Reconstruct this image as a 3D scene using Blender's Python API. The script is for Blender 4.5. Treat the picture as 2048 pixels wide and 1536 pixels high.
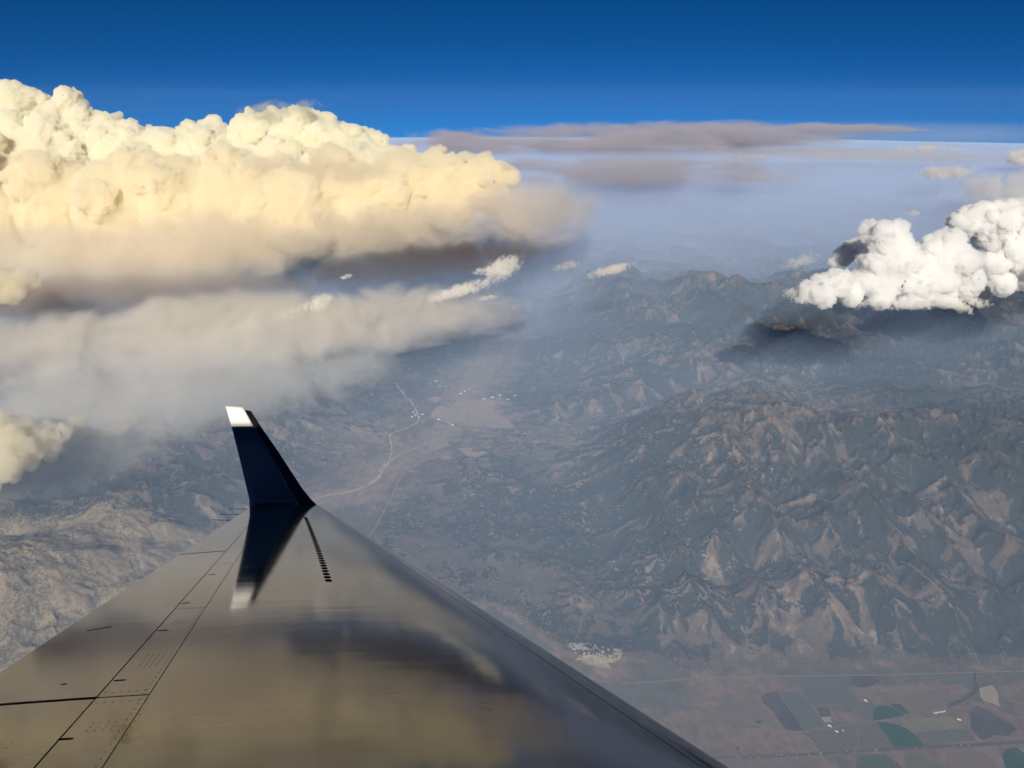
import bpy, math, random
import numpy as np
from mathutils import Vector

# ------------------------------------------------------------------ clear
for o in list(bpy.data.objects):
    bpy.data.objects.remove(o, do_unlink=True)
SC = bpy.context.scene
COL = SC.collection

# ------------------------------------------------------------------ camera
PITCH = math.radians(19.7)
FPX = 1577.0                       # focal length in photograph pixels (2048 wide)
GROUND = -8500.0                   # valley floor, metres below the camera
R_EARTH = 6371000.0
cam_d = bpy.data.cameras.new('camera')
cam = bpy.data.objects.new('camera', cam_d)
COL.objects.link(cam)
cam.location = (0, 0, 0)
cam.rotation_euler = (math.pi / 2 - PITCH, 0, 0)
cam_d.sensor_width = 36.0
cam_d.lens = 36.0 * FPX / 2048.0
cam_d.clip_start = 0.1
cam_d.clip_end = 2.0e6
SC.camera = cam

# ------------------------------------------------------------------ sky and sun
SUN_EL = math.radians(27.8)
SUN_AZ = math.radians(183.0)       # compass: 0 = +Y, clockwise; behind the camera, a little left
to_sun = Vector((math.sin(SUN_AZ) * math.cos(SUN_EL), math.cos(SUN_AZ) * math.cos(SUN_EL), math.sin(SUN_EL)))
world = bpy.data.worlds.new('World')
SC.world = world
world.use_nodes = True
wn = world.node_tree
sky = wn.nodes.new('ShaderNodeTexSky')
sky.sky_type = 'NISHITA'
sky.sun_disc = False
sky.sun_elevation = SUN_EL
sky.sun_rotation = SUN_AZ
sky.altitude = 11000
sky.air_density = 1.0
sky.dust_density = 0.05
sky.ozone_density = 5.0
bg = wn.nodes['Background']
bg.inputs['Strength'].default_value = 0.05
# seen from this height the horizon lies about three degrees below eye level
wtc = wn.nodes.new('ShaderNodeTexCoord')
wad = wn.nodes.new('ShaderNodeVectorMath'); wad.operation = 'ADD'; wad.inputs[1].default_value = (0, 0, 0.050)
wnm = wn.nodes.new('ShaderNodeVectorMath'); wnm.operation = 'NORMALIZE'
wn.links.new(wtc.outputs['Generated'], wad.inputs[0]); wn.links.new(wad.outputs[0], wnm.inputs[0])
wn.links.new(wnm.outputs[0], sky.inputs['Vector'])
whs = wn.nodes.new('ShaderNodeHueSaturation'); whs.inputs['Saturation'].default_value = 1.36
wn.links.new(sky.outputs[0], whs.inputs['Color']); wn.links.new(whs.outputs[0], bg.inputs['Color'])

sun_d = bpy.data.lights.new('sun', 'SUN')
sun_d.energy = 4.8
sun_d.angle = math.radians(0.53)
sun_d.color = (1.0, 0.93, 0.80)
sun = bpy.data.objects.new('sun', sun_d)
COL.objects.link(sun)
sun.rotation_euler = to_sun.to_track_quat('Z', 'Y').to_euler()

# ------------------------------------------------------------------ colour management and render settings
SC.view_settings.view_transform = 'Standard'
SC.view_settings.look = 'None'
SC.view_settings.exposure = 0.10
SC.view_settings.gamma = 1.0
SC.view_settings.use_curve_mapping = False
cy = SC.cycles
cy.max_bounces = 24
cy.diffuse_bounces = 3
cy.glossy_bounces = 4
cy.transmission_bounces = 2
cy.volume_bounces = 18
cy.transparent_max_bounces = 256
cy.use_denoising = True
cy.use_adaptive_sampling = True
cy.adaptive_threshold = 0.02
cy.sample_clamp_indirect = 8.0

# ------------------------------------------------------------------ helpers
RNG = np.random.default_rng(11)
PERM = RNG.permutation(1024).astype(np.int64)
PERM = np.concatenate([PERM, PERM])
_a = RNG.uniform(0, 2 * np.pi, 1024)
G2 = np.stack([np.cos(_a), np.sin(_a)], 1).astype(np.float32)
_g = RNG.normal(size=(1024, 3))
G3 = (_g / np.linalg.norm(_g, axis=1, keepdims=True)).astype(np.float32)
H2 = RNG.uniform(0, 1, (1024, 2)).astype(np.float32)
H3 = RNG.uniform(0, 1, (1024, 3)).astype(np.float32)


def _h2(i, j):
    return PERM[(PERM[i & 1023] + j) & 1023]


def _h3(i, j, k):
    return PERM[(PERM[(PERM[i & 1023] + j) & 1023] + k) & 1023]


def pnoise2(x, y):
    xi = np.floor(x).astype(np.int64); yi = np.floor(y).astype(np.int64)
    xf = (x - xi).astype(np.float32); yf = (y - yi).astype(np.float32)
    u = xf * xf * xf * (xf * (xf * 6 - 15) + 10); v = yf * yf * yf * (yf * (yf * 6 - 15) + 10)

    def g(a, b):
        q = G2[_h2(xi + a, yi + b)]
        return q[..., 0] * (xf - a) + q[..., 1] * (yf - b)
    n0 = g(0, 0) * (1 - u) + g(1, 0) * u
    n1 = g(0, 1) * (1 - u) + g(1, 1) * u
    return (n0 * (1 - v) + n1 * v) * 1.5


def pnoise3(p):
    pi = np.floor(p).astype(np.int64)
    f = (p - pi).astype(np.float32)
    w = f * f * f * (f * (f * 6 - 15) + 10)
    x, y, z = pi[:, 0], pi[:, 1], pi[:, 2]

    def g(a, b, c):
        q = G3[_h3(x + a, y + b, z + c)]
        return q[:, 0] * (f[:, 0] - a) + q[:, 1] * (f[:, 1] - b) + q[:, 2] * (f[:, 2] - c)
    u, v, t = w[:, 0], w[:, 1], w[:, 2]
    l = lambda a, b, k: a * (1 - k) + b * k
    return l(l(l(g(0, 0, 0), g(1, 0, 0), u), l(g(0, 1, 0), g(1, 1, 0), u), v),
             l(l(g(0, 0, 1), g(1, 0, 1), u), l(g(0, 1, 1), g(1, 1, 1), u), v), t) * 1.5


def worley3(p):
    pi = np.floor(p).astype(np.int64)
    best = np.full(len(p), 9.0, np.float32)
    for a in (-1, 0, 1):
        for b in (-1, 0, 1):
            for c in (-1, 0, 1):
                q = pi + np.array([a, b, c])
                d = (q + H3[_h3(q[:, 0], q[:, 1], q[:, 2])] - p).astype(np.float32)
                best = np.minimum(best, (d * d).sum(1))
    return np.sqrt(best)


def fbm2(x, y, octv=5, gain=0.5, lac=2.03):
    s = 0; a = 1.0; t = 0
    for k in range(octv):
        s = s + a * pnoise2(x + 17.3 * k, y - 9.1 * k)
        t += a; a *= gain; x = x * lac; y = y * lac
    return s / t * 1.4


def fbm3(p, octv=4, gain=0.5):
    s = 0; a = 1.0; t = 0
    for k in range(octv):
        s = s + a * pnoise3(p + 13.7 * k); t += a; a *= gain; p = p * 2.03
    return s / t * 1.4


def sstep(a, b, x):
    t = np.clip((x - a) / (b - a), 0, 1)
    return t * t * (3 - 2 * t)


def ray(px, py):
    a = (px - 1024) / FPX; b = -(py - 768) / FPX
    return np.array([a, math.cos(PITCH) + b * math.sin(PITCH), -math.sin(PITCH) + b * math.cos(PITCH)])


def onground(px, py, z=GROUND):            # point of the valley floor seen at a photograph pixel
    r = ray(px, py)
    return r * (z / r[2])


def at(px, py, Y):                         # point at distance Y (metres along +Y) seen at a photograph pixel
    r = ray(px, py)
    return r * (Y / r[1])


ORD = 'first second third fourth fifth sixth seventh eighth ninth tenth eleventh twelfth thirteenth fourteenth fifteenth'.split()


def tag(o, label=None, cat=None, group=None, kind=None):
    if label: o['label'] = label
    if cat: o['category'] = cat
    if group: o['group'] = group
    if kind: o['kind'] = kind
    return o


def link(name, me, mat=None, parent=None, smooth=False):
    me.name = name
    o = bpy.data.objects.new(name, me)
    COL.objects.link(o)
    if mat: me.materials.append(mat)
    if parent: o.parent = parent
    if smooth and len(me.polygons):
        me.polygons.foreach_set('use_smooth', np.ones(len(me.polygons), bool))
    return o


def mesh_np(verts, quads):
    me = bpy.data.meshes.new('m')
    verts = np.asarray(verts, np.float32); quads = np.asarray(quads, np.int32)
    k = quads.shape[1]
    me.vertices.add(len(verts)); me.vertices.foreach_set('co', verts.ravel())
    me.loops.add(quads.size); me.loops.foreach_set('vertex_index', quads.ravel())
    me.polygons.add(len(quads))
    me.polygons.foreach_set('loop_start', np.arange(0, quads.size, k, dtype=np.int32))
    me.polygons.foreach_set('loop_total', np.full(len(quads), k, np.int32))
    me.update(calc_edges=True)
    return me


def mesh_py(v, f):
    me = bpy.data.meshes.new('m')
    me.from_pydata([tuple(map(float, p)) for p in v], [], [tuple(map(int, q)) for q in f])
    me.update()
    return me


def empty(name, loc=(0, 0, 0)):
    o = bpy.data.objects.new(name, None)
    COL.objects.link(o); o.location = loc
    return o


def mat_simple(name, col, rough=0.8, metal=0.0, spec=0.3):
    m = bpy.data.materials.new(name); m.use_nodes = True
    b = m.node_tree.nodes['Principled BSDF']
    b.inputs['Base Color'].default_value = (*col, 1)
    b.inputs['Roughness'].default_value = rough
    b.inputs['Metallic'].default_value = metal
    b.inputs['Specular IOR Level'].default_value = spec
    return m


def mat_noisy(name, c0, c1, scale, rough=0.9, detail=6):
    m = mat_simple(name, c0, rough, 0, 0.1)
    nt = m.node_tree; b = nt.nodes['Principled BSDF']
    tc = nt.nodes.new('ShaderNodeTexCoord'); no = nt.nodes.new('ShaderNodeTexNoise')
    no.inputs['Scale'].default_value = scale; no.inputs['Detail'].default_value = detail
    mx = nt.nodes.new('ShaderNodeMix'); mx.data_type = 'RGBA'
    mx.inputs[6].default_value = (*c0, 1); mx.inputs[7].default_value = (*c1, 1)
    nt.links.new(tc.outputs['Object'], no.inputs['Vector'])
    rp = nt.nodes.new('ShaderNodeMapRange')
    rp.inputs[1].default_value = 0.35; rp.inputs[2].default_value = 0.65
    nt.links.new(no.outputs['Fac'], rp.inputs[0])
    nt.links.new(rp.outputs[0], mx.inputs[0]); nt.links.new(mx.outputs[2], b.inputs['Base Color'])
    return m


def mat_volume(name, color, mfp, aniso=0.0):
    m = bpy.data.materials.new(name); m.use_nodes = True
    nt = m.node_tree
    nt.nodes.remove(nt.nodes['Principled BSDF'])
    v = nt.nodes.new('ShaderNodeVolumePrincipled')
    v.inputs['Color'].default_value = (*color, 1)
    v.inputs['Density'].default_value = 1.0 / mfp
    v.inputs['Anisotropy'].default_value = aniso
    v.inputs['Density Attribute'].default_value = ''
    nt.links.new(v.outputs[0], nt.nodes['Material Output'].inputs['Volume'])
    return m


# ================================================================== TERRAIN
def seg_dist(x, y, pts):
    d = np.full(x.shape, 1e9, np.float32)
    for (ax, ay), (bx, by) in zip(pts[:-1], pts[1:]):
        vx, vy = bx - ax, by - ay
        t = np.clip(((x - ax) * vx + (y - ay) * vy) / (vx * vx + vy * vy), 0, 1)
        d = np.minimum(d, np.hypot(x - ax - t * vx, y - ay - t * vy))
    return d


def pxline(pts):
    return [tuple(onground(a, b)[:2] / 1000) for a, b in pts]


VALLEY = pxline([(560, 1080), (640, 1000), (720, 985), (772, 930), (860, 880), (900, 850), (930, 800), (960, 745), (985, 690), (1010, 650)])
VALLEY2 = pxline([(900, 850), (1000, 838), (1100, 858), (1250, 845), (1400, 800)])
CREEKS = [pxline(p) for p in (
    [(1030, 1070), (1060, 1140), (1100, 1220), (1140, 1290)],
    [(1230, 1010), (1200, 1100), (1180, 1180), (1170, 1280)])]


def front_d(x, y):                       # kilometres behind the foot of the mountain front
    yf = 10.25 + np.clip(1.6 - x, 0, 5.6) * 0.75 - np.maximum(0, -4.6 - x) * 1.9 + 0.16 * pnoise2(x * 0.8, x * 0 + 3.1) + 0.12 * np.cos(x * 3.1)
    return y - yf


def base_height(x, y):                   # x, y in km, result in m
    d = front_d(x, y)
    right = sstep(0.5, 5.5, x)
    h = (420 + 760 * right) * sstep(0.0, 6.5, d) * (0.35 + 0.65 * right)
    h = h + 330 * sstep(0, 1.6, d) * sstep(1.4, 3.2, x)
    h = h * (1 - 0.45 * sstep(17, 22, y))
    n1 = fbm2(x * 0.16 + 3.3, y * 0.16 + 1.7, 3)
    n2 = fbm2(x * 0.42 - 7.1, y * 0.42 + 4.0, 3)
    hilly = sstep(-0.1, 2.2, d)
    # long spurs running down to the plain
    wx = x + 0.55 * fbm2(x * 0.5 + 1.2, y * 0.22, 3) + 0.10 * d
    sp = 1 - np.abs(np.sin(np.pi * wx / 1.05)) ** 0.8
    h = h + (230 * (sp - 0.35)) * sstep(0.0, 1.3, d) * (1 - sstep(3.6, 6.5, d)) * sstep(1.5, 3.0, x)
    n3 = fbm2(x * 1.15 + 2.2, y * 1.15 - 6.0, 3)
    h = h + hilly * (170 * n1 + (170 + 170 * right) * n2 + 75 * n3)
    # big range beyond
    t = (x - 3.0) / 24.0
    yc = 34.5 - 7.0 * t + 1.4 * np.sin(x * 0.5)
    rng = np.exp(-((y - yc) / 4.2) ** 2) * sstep(-1.0, 8.0, x)
    h = h + 640 * rng * (1 + 0.45 * n2)
    pk = np.exp(-(((x - 16.6) / 2.2) ** 2 + ((y - 29.2) / 1.6) ** 2)); h = h + 500 * pk
    # hills on the left
    h = h + 620 * np.exp(-(((x + 9.4) / 2.6) ** 2 + ((y - 12.2) / 1.25) ** 2))
    left = sstep(-4.2, -7.5, x)
    h = h + left * sstep(11, 15, y) * (260 + 180 * n2)
    # far country
    far = sstep(34, 60, y)
    h = h + far * 700 * np.abs(fbm2(x * 0.05, y * 0.05, 4))
    # valleys
    v1 = sstep(0.25, 2.6, seg_dist(x, y, VALLEY)); v2 = sstep(0.1, 1.3, seg_dist(x, y, VALLEY2))
    h = h * (0.10 + 0.90 * v1) * (0.45 + 0.55 * v2)
    for c in CREEKS:
        h = h * (0.75 + 0.25 * sstep(0.02, 0.5, seg_dist(x, y, c)))
    return h + 6 * fbm2(x * 1.1, y * 1.1, 2) * sstep(0.0, 0.5, d)


def erosion(px, py, dx, dy):
    ix = np.floor(px).astype(np.int64); iy = np.floor(py).astype(np.int64)
    fx = (px - ix).astype(np.float32); fy = (py - iy).astype(np.float32)
    vc = np.zeros_like(fx); vs = np.zeros_like(fx); wt = np.zeros_like(fx)
    for i in (-2, -1, 0, 1):
        for j in (-2, -1, 0, 1):
            hh = H2[_h2(ix - i, iy - j)] * 0.5
            qx = fx + i - hh[..., 0]; qy = fy + j - hh[..., 1]
            w = np.exp(-(qx * qx + qy * qy) * 2.0); wt += w
            mag = (qx * dx + qy * dy) * (2 * np.pi)
            vc += np.cos(mag) * w; vs += -np.sin(mag) * w
    vc /= wt; vs /= wt
    return vc, vs * dx, vs * dy


def terrain(x, y):                       # -> height (m above valley floor), ridge (-1 gully .. 1 ridge), slope
    e = 0.05
    h0 = base_height(x, y)
    gx = (base_height(x + e, y) - h0) / (e * 1000); gy = (base_height(x, y + e) - h0) / (e * 1000)
    sl = np.hypot(gx, gy)
    k = 1.25 / np.maximum(np.hypot(gx, gy), 1e-4) * np.minimum(1, sl / 0.10)
    dx0, dy0 = gy * k, -gx * k
    amp0 = sstep(0.008, 0.11, sl) * sstep(10, 120, h0)
    r = np.zeros_like(h0); hx = np.zeros_like(h0); hy = np.zeros_like(h0)
    a = 1.0; f = 1.0 / 1.15; tot = 0
    hsum = np.zeros_like(h0)
    for o in range(6):
        ddx = dx0 + hy * 0.9; ddy = dy0 - hx * 0.9
        c, sx, sy = erosion(x * f + 5.2 * o, y * f - 3.7 * o, ddx, ddy)
        hsum += c * a; hx += sx * a; hy += sy * a
        r += c * a; tot += a
        a *= 0.50; f *= 1.9
    r = r / tot
    amp = amp0 * (34 + 0.036 * np.clip(h0, 0, 1600)) * (1 - 0.45 * sstep(-4.5, -7.5, x) * sstep(17, 14, y))
    h = h0 + hsum * amp
    h = h + sstep(20, 200, h0) * 14 * fbm2(x * 4.1, y * 4.1, 3)
    return h, r * amp0, sl


def col_mix(c, tgt, w):
    return c + (np.asarray(tgt, np.float32) - c) * w[..., None]


def blob(x, y, cx, cy, rx, ry, edge=0.25, nf=2.5):
    q = np.hypot((x - cx) / rx, (y - cy) / ry) + edge * fbm2(x * nf, y * nf, 4)
    return 1 - sstep(0.9, 1.02, q)


def terrain_colour(x, y, h, r, sl):
    n = fbm2(x * 0.9, y * 0.9, 5); nf = fbm2(x * 3.7 + 9, y * 3.7, 4); nb = fbm2(x * 0.23 + 5, y * 0.23 - 2, 4)
    ng = fbm2(x * 9.0 - 3, y * 9.0 + 8, 3)
    d = front_d(x, y)
    sage = np.array([0.125, 0.098, 0.078], np.float32)
    c = np.broadcast_to(sage, x.shape + (3,)).copy()
    c = col_mix(c, (0.200, 0.142, 0.108), sstep(-0.1, 0.3, n + 0.4 * nf))
    # dark conifer and juniper cover: gullies, high ground, noise
    fsrc = 0.50 * nb + 0.40 * n + 0.34 * nf + 0.16 * ng - 0.85 * r + 0.00016 * h + 0.06
    forest = sstep(-0.06, 0.16, fsrc) * sstep(0.05, 0.5, d)
    v1 = seg_dist(x, y, VALLEY)
    forest = forest * sstep(0.5, 2.0, v1 + 0.5 * n)
    c = col_mix(c, (0.036, 0.041, 0.041), forest * 0.90)
    vein = sstep(-0.30, -0.55, r + 0.15 * nf) * sstep(0.05, 0.4, d)
    c = col_mix(c, (0.030, 0.037, 0.037), vein * 0.75)
    # bare slopes and meadows
    bare = sstep(0.20, 0.27, 0.40 * r + 0.42 * n + 0.46 * nf + 0.20 * ng - 0.10 * nb - 0.08) * sstep(0.1, 0.6, d)
    c = col_mix(c, (0.165, 0.130, 0.107), bare * 0.48 * (1 - 0.45 * sstep(2.5, 4.5, x)))
    rock = sstep(0.36, 0.42, 0.45 * r + 0.65 * nf + 0.3 * ng) * sstep(0.06, 0.16, sl)
    c = col_mix(c, (0.26, 0.22, 0.18), rock * 0.5)
    alp = sstep(1500, 1850, h + 250 * n)
    c = col_mix(c, (0.22, 0.165, 0.135), alp * 0.5)
    # pinkish dry openings on the low hills in the middle
    mid = sstep(-4.5, -2.5, x) * sstep(7.5, 4.0, x) * sstep(10.8, 11.8, y) * sstep(27, 20, y)
    c = col_mix(c, (0.235, 0.172, 0.138), mid * sstep(0.06, 0.16, 0.5 * n + 0.55 * nf + 0.25 * ng + 0.35 * r) * 0.7)
    # tan rocky hills on the left with scattered shrubs
    lh = sstep(1.25, 0.80, np.hypot((x + 9.2) / 4.2, (y - 12.2) / 2.6) + 0.2 * n)
    c = col_mix(c, (0.30, 0.235, 0.155), lh * 0.93)
    c = col_mix(c, (0.10, 0.10, 0.075), lh * sstep(0.15, 0.50, -r * 1.5 + nf * 0.4 + 0.2 * ng) * 0.4)
    # valley meadow, pinkish fallow
    vm = 1 - sstep(0.35, 0.55, v1 + 0.25 * n)
    c = col_mix(c, (0.235, 0.170, 0.140), vm * 0.7)
    m = blob(x, y, -0.75, 21.3, 1.0, 1.3, 0.35); c = col_mix(c, (0.27, 0.19, 0.155), m * 0.85)
    m = blob(x, y, 0.9, 25.2, 3.2, 1.6, 0.5); c = col_mix(c, (0.20, 0.155, 0.12), m * 0.6)
    # gypsum workings: pale ground
    for (px, py, rx, ry) in ((1218, 1306, .24, .22), (1190, 1318, .26, .12), (1205, 1335, .15, .24), (1165, 1292, .24, .10)):
        g = onground(px, py) / 1000
        m = blob(x, y, g[0], g[1], rx, ry, 0.45, 7.0)
        c = col_mix(c, (0.52, 0.42, 0.29), m * 0.9)
    # farmland plain
    pl = (1 - sstep(-0.05, 0.05, d))
    c = col_mix(c, (0.185, 0.128, 0.100), pl * 0.8)
    c = col_mix(c, (0.105, 0.100, 0.085), pl * sstep(0.0, 0.2, fbm2(x * 0.7 - 4, y * 1.3, 4) + (y - 9.5) * 0.25) * 0.8)
    tree = np.clip(forest * 0.9 * (1 - 0.75 * lh) + lh * 0.05 + 0.25 * (1 - pl), 0, 1) * (1 - 0.8 * alp) * (1 - vm)
    c = c * (1 + 0.20 * nf + 0.08 * n + 0.22 * ng)[..., None]
    return np.clip(c, 0.015, 0.7), tree


def zground(x, y):                       # world height of the terrain at world metres x, y
    x = np.atleast_1d(np.asarray(x, np.float64)); y = np.atleast_1d(np.asarray(y, np.float64))
    h, _, _ = terrain(x / 1000, y / 1000)
    return GROUND + h - (x * x + y * y) / (2 * R_EARTH)


def build_terrain():
    az = np.concatenate([np.linspace(-180, -44, 36, endpoint=False), np.linspace(-44, 44, 1080), np.linspace(44, 180, 37)[1:]])
    dep = np.linspace(math.radians(47.5), math.radians(1.5), 660)
    dist = np.concatenate([[300, 2000, 4500, 6500], -GROUND / np.tan(dep) * 0.96])
    dist = np.concatenate([dist[dist < 3.2e5], [3.4e5, 3.8e5]])
    A, D = np.meshgrid(np.radians(az), dist)
    X = D * np.sin(A); Y = D * np.cos(A)
    nr, nc = X.shape
    x, y = (X / 1000).ravel(), (Y / 1000).ravel()
    h, r, sl = terrain(x, y)
    c, tree = terrain_colour(x, y, h, r, sl)
    z = GROUND + h - (x * x + y * y) * 1e6 / (2 * R_EARTH)
    v = np.stack([X.ravel(), Y.ravel(), z], 1)
    i = np.arange(nr * nc).reshape(nr, nc)
    q = np.stack([i[:-1, :-1], i[:-1, 1:], i[1:, 1:], i[1:, :-1]], -1).reshape(-1, 4)[:, ::-1]
    me = mesh_np(v, q)
    at_ = me.color_attributes.new('albedo', 'FLOAT_COLOR', 'POINT')
    at_.data.foreach_set('color', np.concatenate([c, np.ones((len(c), 1))], 1).astype(np.float32).ravel())
    t_ = me.attributes.new('tree', 'FLOAT', 'POINT'); t_.data.foreach_set('value', tree.astype(np.float32))
    m = bpy.data.materials.new('ground_cover'); m.use_nodes = True
    nt = m.node_tree; b = nt.nodes['Principled BSDF']; L = nt.links.new
    b.inputs['Roughness'].default_value = 1.0; b.inputs['Specular IOR Level'].default_value = 0.05
    a = nt.nodes.new('ShaderNodeAttribute'); a.attribute_name = 'albedo'
    tr = nt.nodes.new('ShaderNodeAttribute'); tr.attribute_name = 'tree'
    tc = nt.nodes.new('ShaderNodeTexCoord')
    vo = nt.nodes.new('ShaderNodeTexVoronoi'); vo.inputs['Scale'].default_value = 1 / 48.0
    vo.inputs['Randomness'].default_value = 1.0
    L(tc.outputs['Object'], vo.inputs['Vector'])
    no = nt.nodes.new('ShaderNodeTexNoise'); no.inputs['Scale'].default_value = 1 / 160.0; no.inputs['Detail'].default_value = 5
    L(tc.outputs['Object'], no.inputs['Vector'])
    ma = nt.nodes.new('ShaderNodeMath'); ma.operation = 'MULTIPLY_ADD'      # tree*0.55 + noise-0.35
    L(tr.outputs['Fac'], ma.inputs[0]); ma.inputs[1].default_value = 0.45
    L(no.outputs['Fac'], ma.inputs[2])
    sb = nt.nodes.new('ShaderNodeMath'); sb.operation = 'SUBTRACT'; L(ma.outputs[0], sb.inputs[0]); L(vo.outputs['Distance'], sb.inputs[1])
    mr = nt.nodes.new('ShaderNodeMapRange'); mr.inputs[1].default_value = 0.12; mr.inputs[2].default_value = 0.32
    L(sb.outputs[0], mr.inputs[0])
    mm = nt.nodes.new('ShaderNodeMath'); mm.operation = 'MULTIPLY'; L(mr.outputs[0], mm.inputs[0]); L(tr.outputs['Fac'], mm.inputs[1])
    mx = nt.nodes.new('ShaderNodeMix'); mx.data_type = 'RGBA'
    L(mm.outputs[0], mx.inputs[0]); L(a.outputs['Color'], mx.inputs[6]); mx.inputs[7].default_value = (0.034, 0.039, 0.037, 1)
    L(mx.outputs[2], b.inputs['Base Color'])
    o = link('terrain', me, m, smooth=True)
    tag(o, 'dry brown and dark green mountain country cut by gullies, far below the wing', kind='structure')
    return o


build_terrain()


# ---------------------------------------------------------------- fields, roads, river
def densify(P, step):
    out = [P[0]]
    for a, b in zip(P[:-1], P[1:]):
        n = max(1, int(np.hypot(*(b - a)) / step))
        for k in range(1, n + 1): out.append(a + (b - a) * k / n)
    return np.array(out)


def smooth_line(P, it=2):
    P = np.asarray(P, float)
    for _ in range(it):
        q = [P[0]]
        for a, b in zip(P[:-1], P[1:]): q += [a * .75 + b * .25, a * .25 + b * .75]
        q.append(P[-1]); P = np.array(q)
    return P


def ribbon(name, px, width, mat, lift, label, it=2, step=70, wob=0.0):
    P = smooth_line([onground(*p)[:2] for p in px], it)
    P = densify(P, step)
    T = np.gradient(P, axis=0); T /= np.linalg.norm(T, axis=1, keepdims=True)
    N = np.stack([-T[:, 1], T[:, 0]], 1)
    w = width / 2 * (1 + wob * fbm2(P[:, 0] / 300, P[:, 1] / 300, 3))[:, None]
    if wob: P = P + N * (wob * width * 0.6 * fbm2(P[:, 0] / 420 + 9, P[:, 1] / 420, 3))[:, None]
    cols = [P + N * w * k for k in (-1, 0, 1)]
    xy = np.stack(cols, 1).reshape(-1, 2)
    z = zground(xy[:, 0], xy[:, 1]) + lift
    q = []
    for i in range(len(P) - 1):
        for k in (0, 1): q.append((i * 3 + k, (i + 1) * 3 + k, (i + 1) * 3 + k + 1, i * 3 + k + 1))
    me = mesh_np(np.column_stack([xy, z]), q); me.flip_normals()
    o = link(name, me, mat)
    return tag(o, label, kind='structure')


def plot(px, mat, label, lift=3.0, rag=0.0, name='crop_field', step=90):
    """a flat field: outline given by photograph pixels, filled as a fan of rings"""
    P = np.array([onground(*p)[:2] for p in px]); P = densify(np.vstack([P, P[:1]]), step)[:-1]
    c = P.mean(0)
    if rag: P = P + (P - c) / np.linalg.norm(P - c, axis=1, keepdims=True) * (rag * fbm2(P[:, 0] / 260, P[:, 1] / 260, 4))[:, None]
    n = len(P); ks = np.linspace(1, 0.12, 7)
    xy = np.concatenate([c + (P - c) * k for k in ks] + [c[None]])
    z = zground(xy[:, 0], xy[:, 1]) + lift
    f = []
    for i in range(len(ks) - 1):
        for k in range(n): f.append((i * n + k, i * n + (k + 1) % n, (i + 1) * n + (k + 1) % n, (i + 1) * n + k))
    for k in range(n): f.append(((len(ks) - 1) * n + k, (len(ks) - 1) * n + (k + 1) % n, len(ks) * n))
    me = mesh_py(np.column_stack([xy, z]), f)
    if me.polygons[0].normal.z < 0: me.flip_normals()
    o = link(name, me, mat)
    return tag(o, label, kind='structure')


def mat_field(name, c0, c1, rows=0.0, ang=0.5):
    m = mat_noisy(name, c0, c1, 1 / 240.0)
    if rows:
        nt = m.node_tree; L = nt.links.new; b = nt.nodes['Principled BSDF']
        wv = nt.nodes.new('ShaderNodeTexWave'); wv.inputs['Scale'].default_value = 0.314 / rows; wv.inputs['Distortion'].default_value = 2.0
        mp = nt.nodes.new('ShaderNodeMapping'); mp.inputs['Rotation'].default_value = (0, 0, ang)
        tc = nt.nodes['Texture Coordinate']; L(tc.outputs['Object'], mp.inputs['Vector']); L(mp.outputs[0], wv.inputs['Vector'])
        src = b.inputs['Base Color'].links[0].from_socket
        mx = nt.nodes.new('ShaderNodeMix'); mx.data_type = 'RGBA'; mx.blend_type = 'MULTIPLY'
        mr = nt.nodes.new('ShaderNodeMapRange'); mr.inputs[3].default_value = 0.93; mr.inputs[4].default_value = 1.06
        L(wv.outputs['Fac'], mr.inputs[0]); mx.inputs[0].default_value = 1.0
        L(src, mx.inputs[6]); L(mr.outputs[0], mx.inputs[7]); L(mx.outputs[2], b.inputs['Base Color'])
    return m


F_GREEN = mat_field('alfalfa', (0.020, 0.058, 0.036), (0.030, 0.072, 0.040))
F_GREEN2 = mat_field('young_crop', (0.055, 0.080, 0.045), (0.068, 0.090, 0.052), 60)
F_OLIVE = mat_field('dry_crop', (0.105, 0.098, 0.068), (0.125, 0.112, 0.078), 70, 0.9)
F_HAY = mat_field('hay', (0.165, 0.140, 0.085), (0.20, 0.165, 0.10), 110, -0.35)
F_BROWN = mat_field('fallow', (0.150, 0.108, 0.086), (0.178, 0.127, 0.10))
F_DARK = mat_field('ploughed', (0.055, 0.050, 0.046), (0.085, 0.074, 0.066), 120, 0.2)
F_GREY = mat_field('sagebrush', (0.095, 0.095, 0.082), (0.115, 0.108, 0.092))
F_PINK = mat_field('stubble', (0.255, 0.185, 0.150), (0.29, 0.215, 0.175))
F_PALE = mat_field('bare_soil', (0.30, 0.235, 0.17), (0.36, 0.29, 0.21))


def zf(pts): return [(1400 + a / 3.16, 1350 + b / 3.16) for a, b in pts]
def zv(pts): return [(760 + a / 6.83, 760 + b / 6.83) for a, b in pts]


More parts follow.
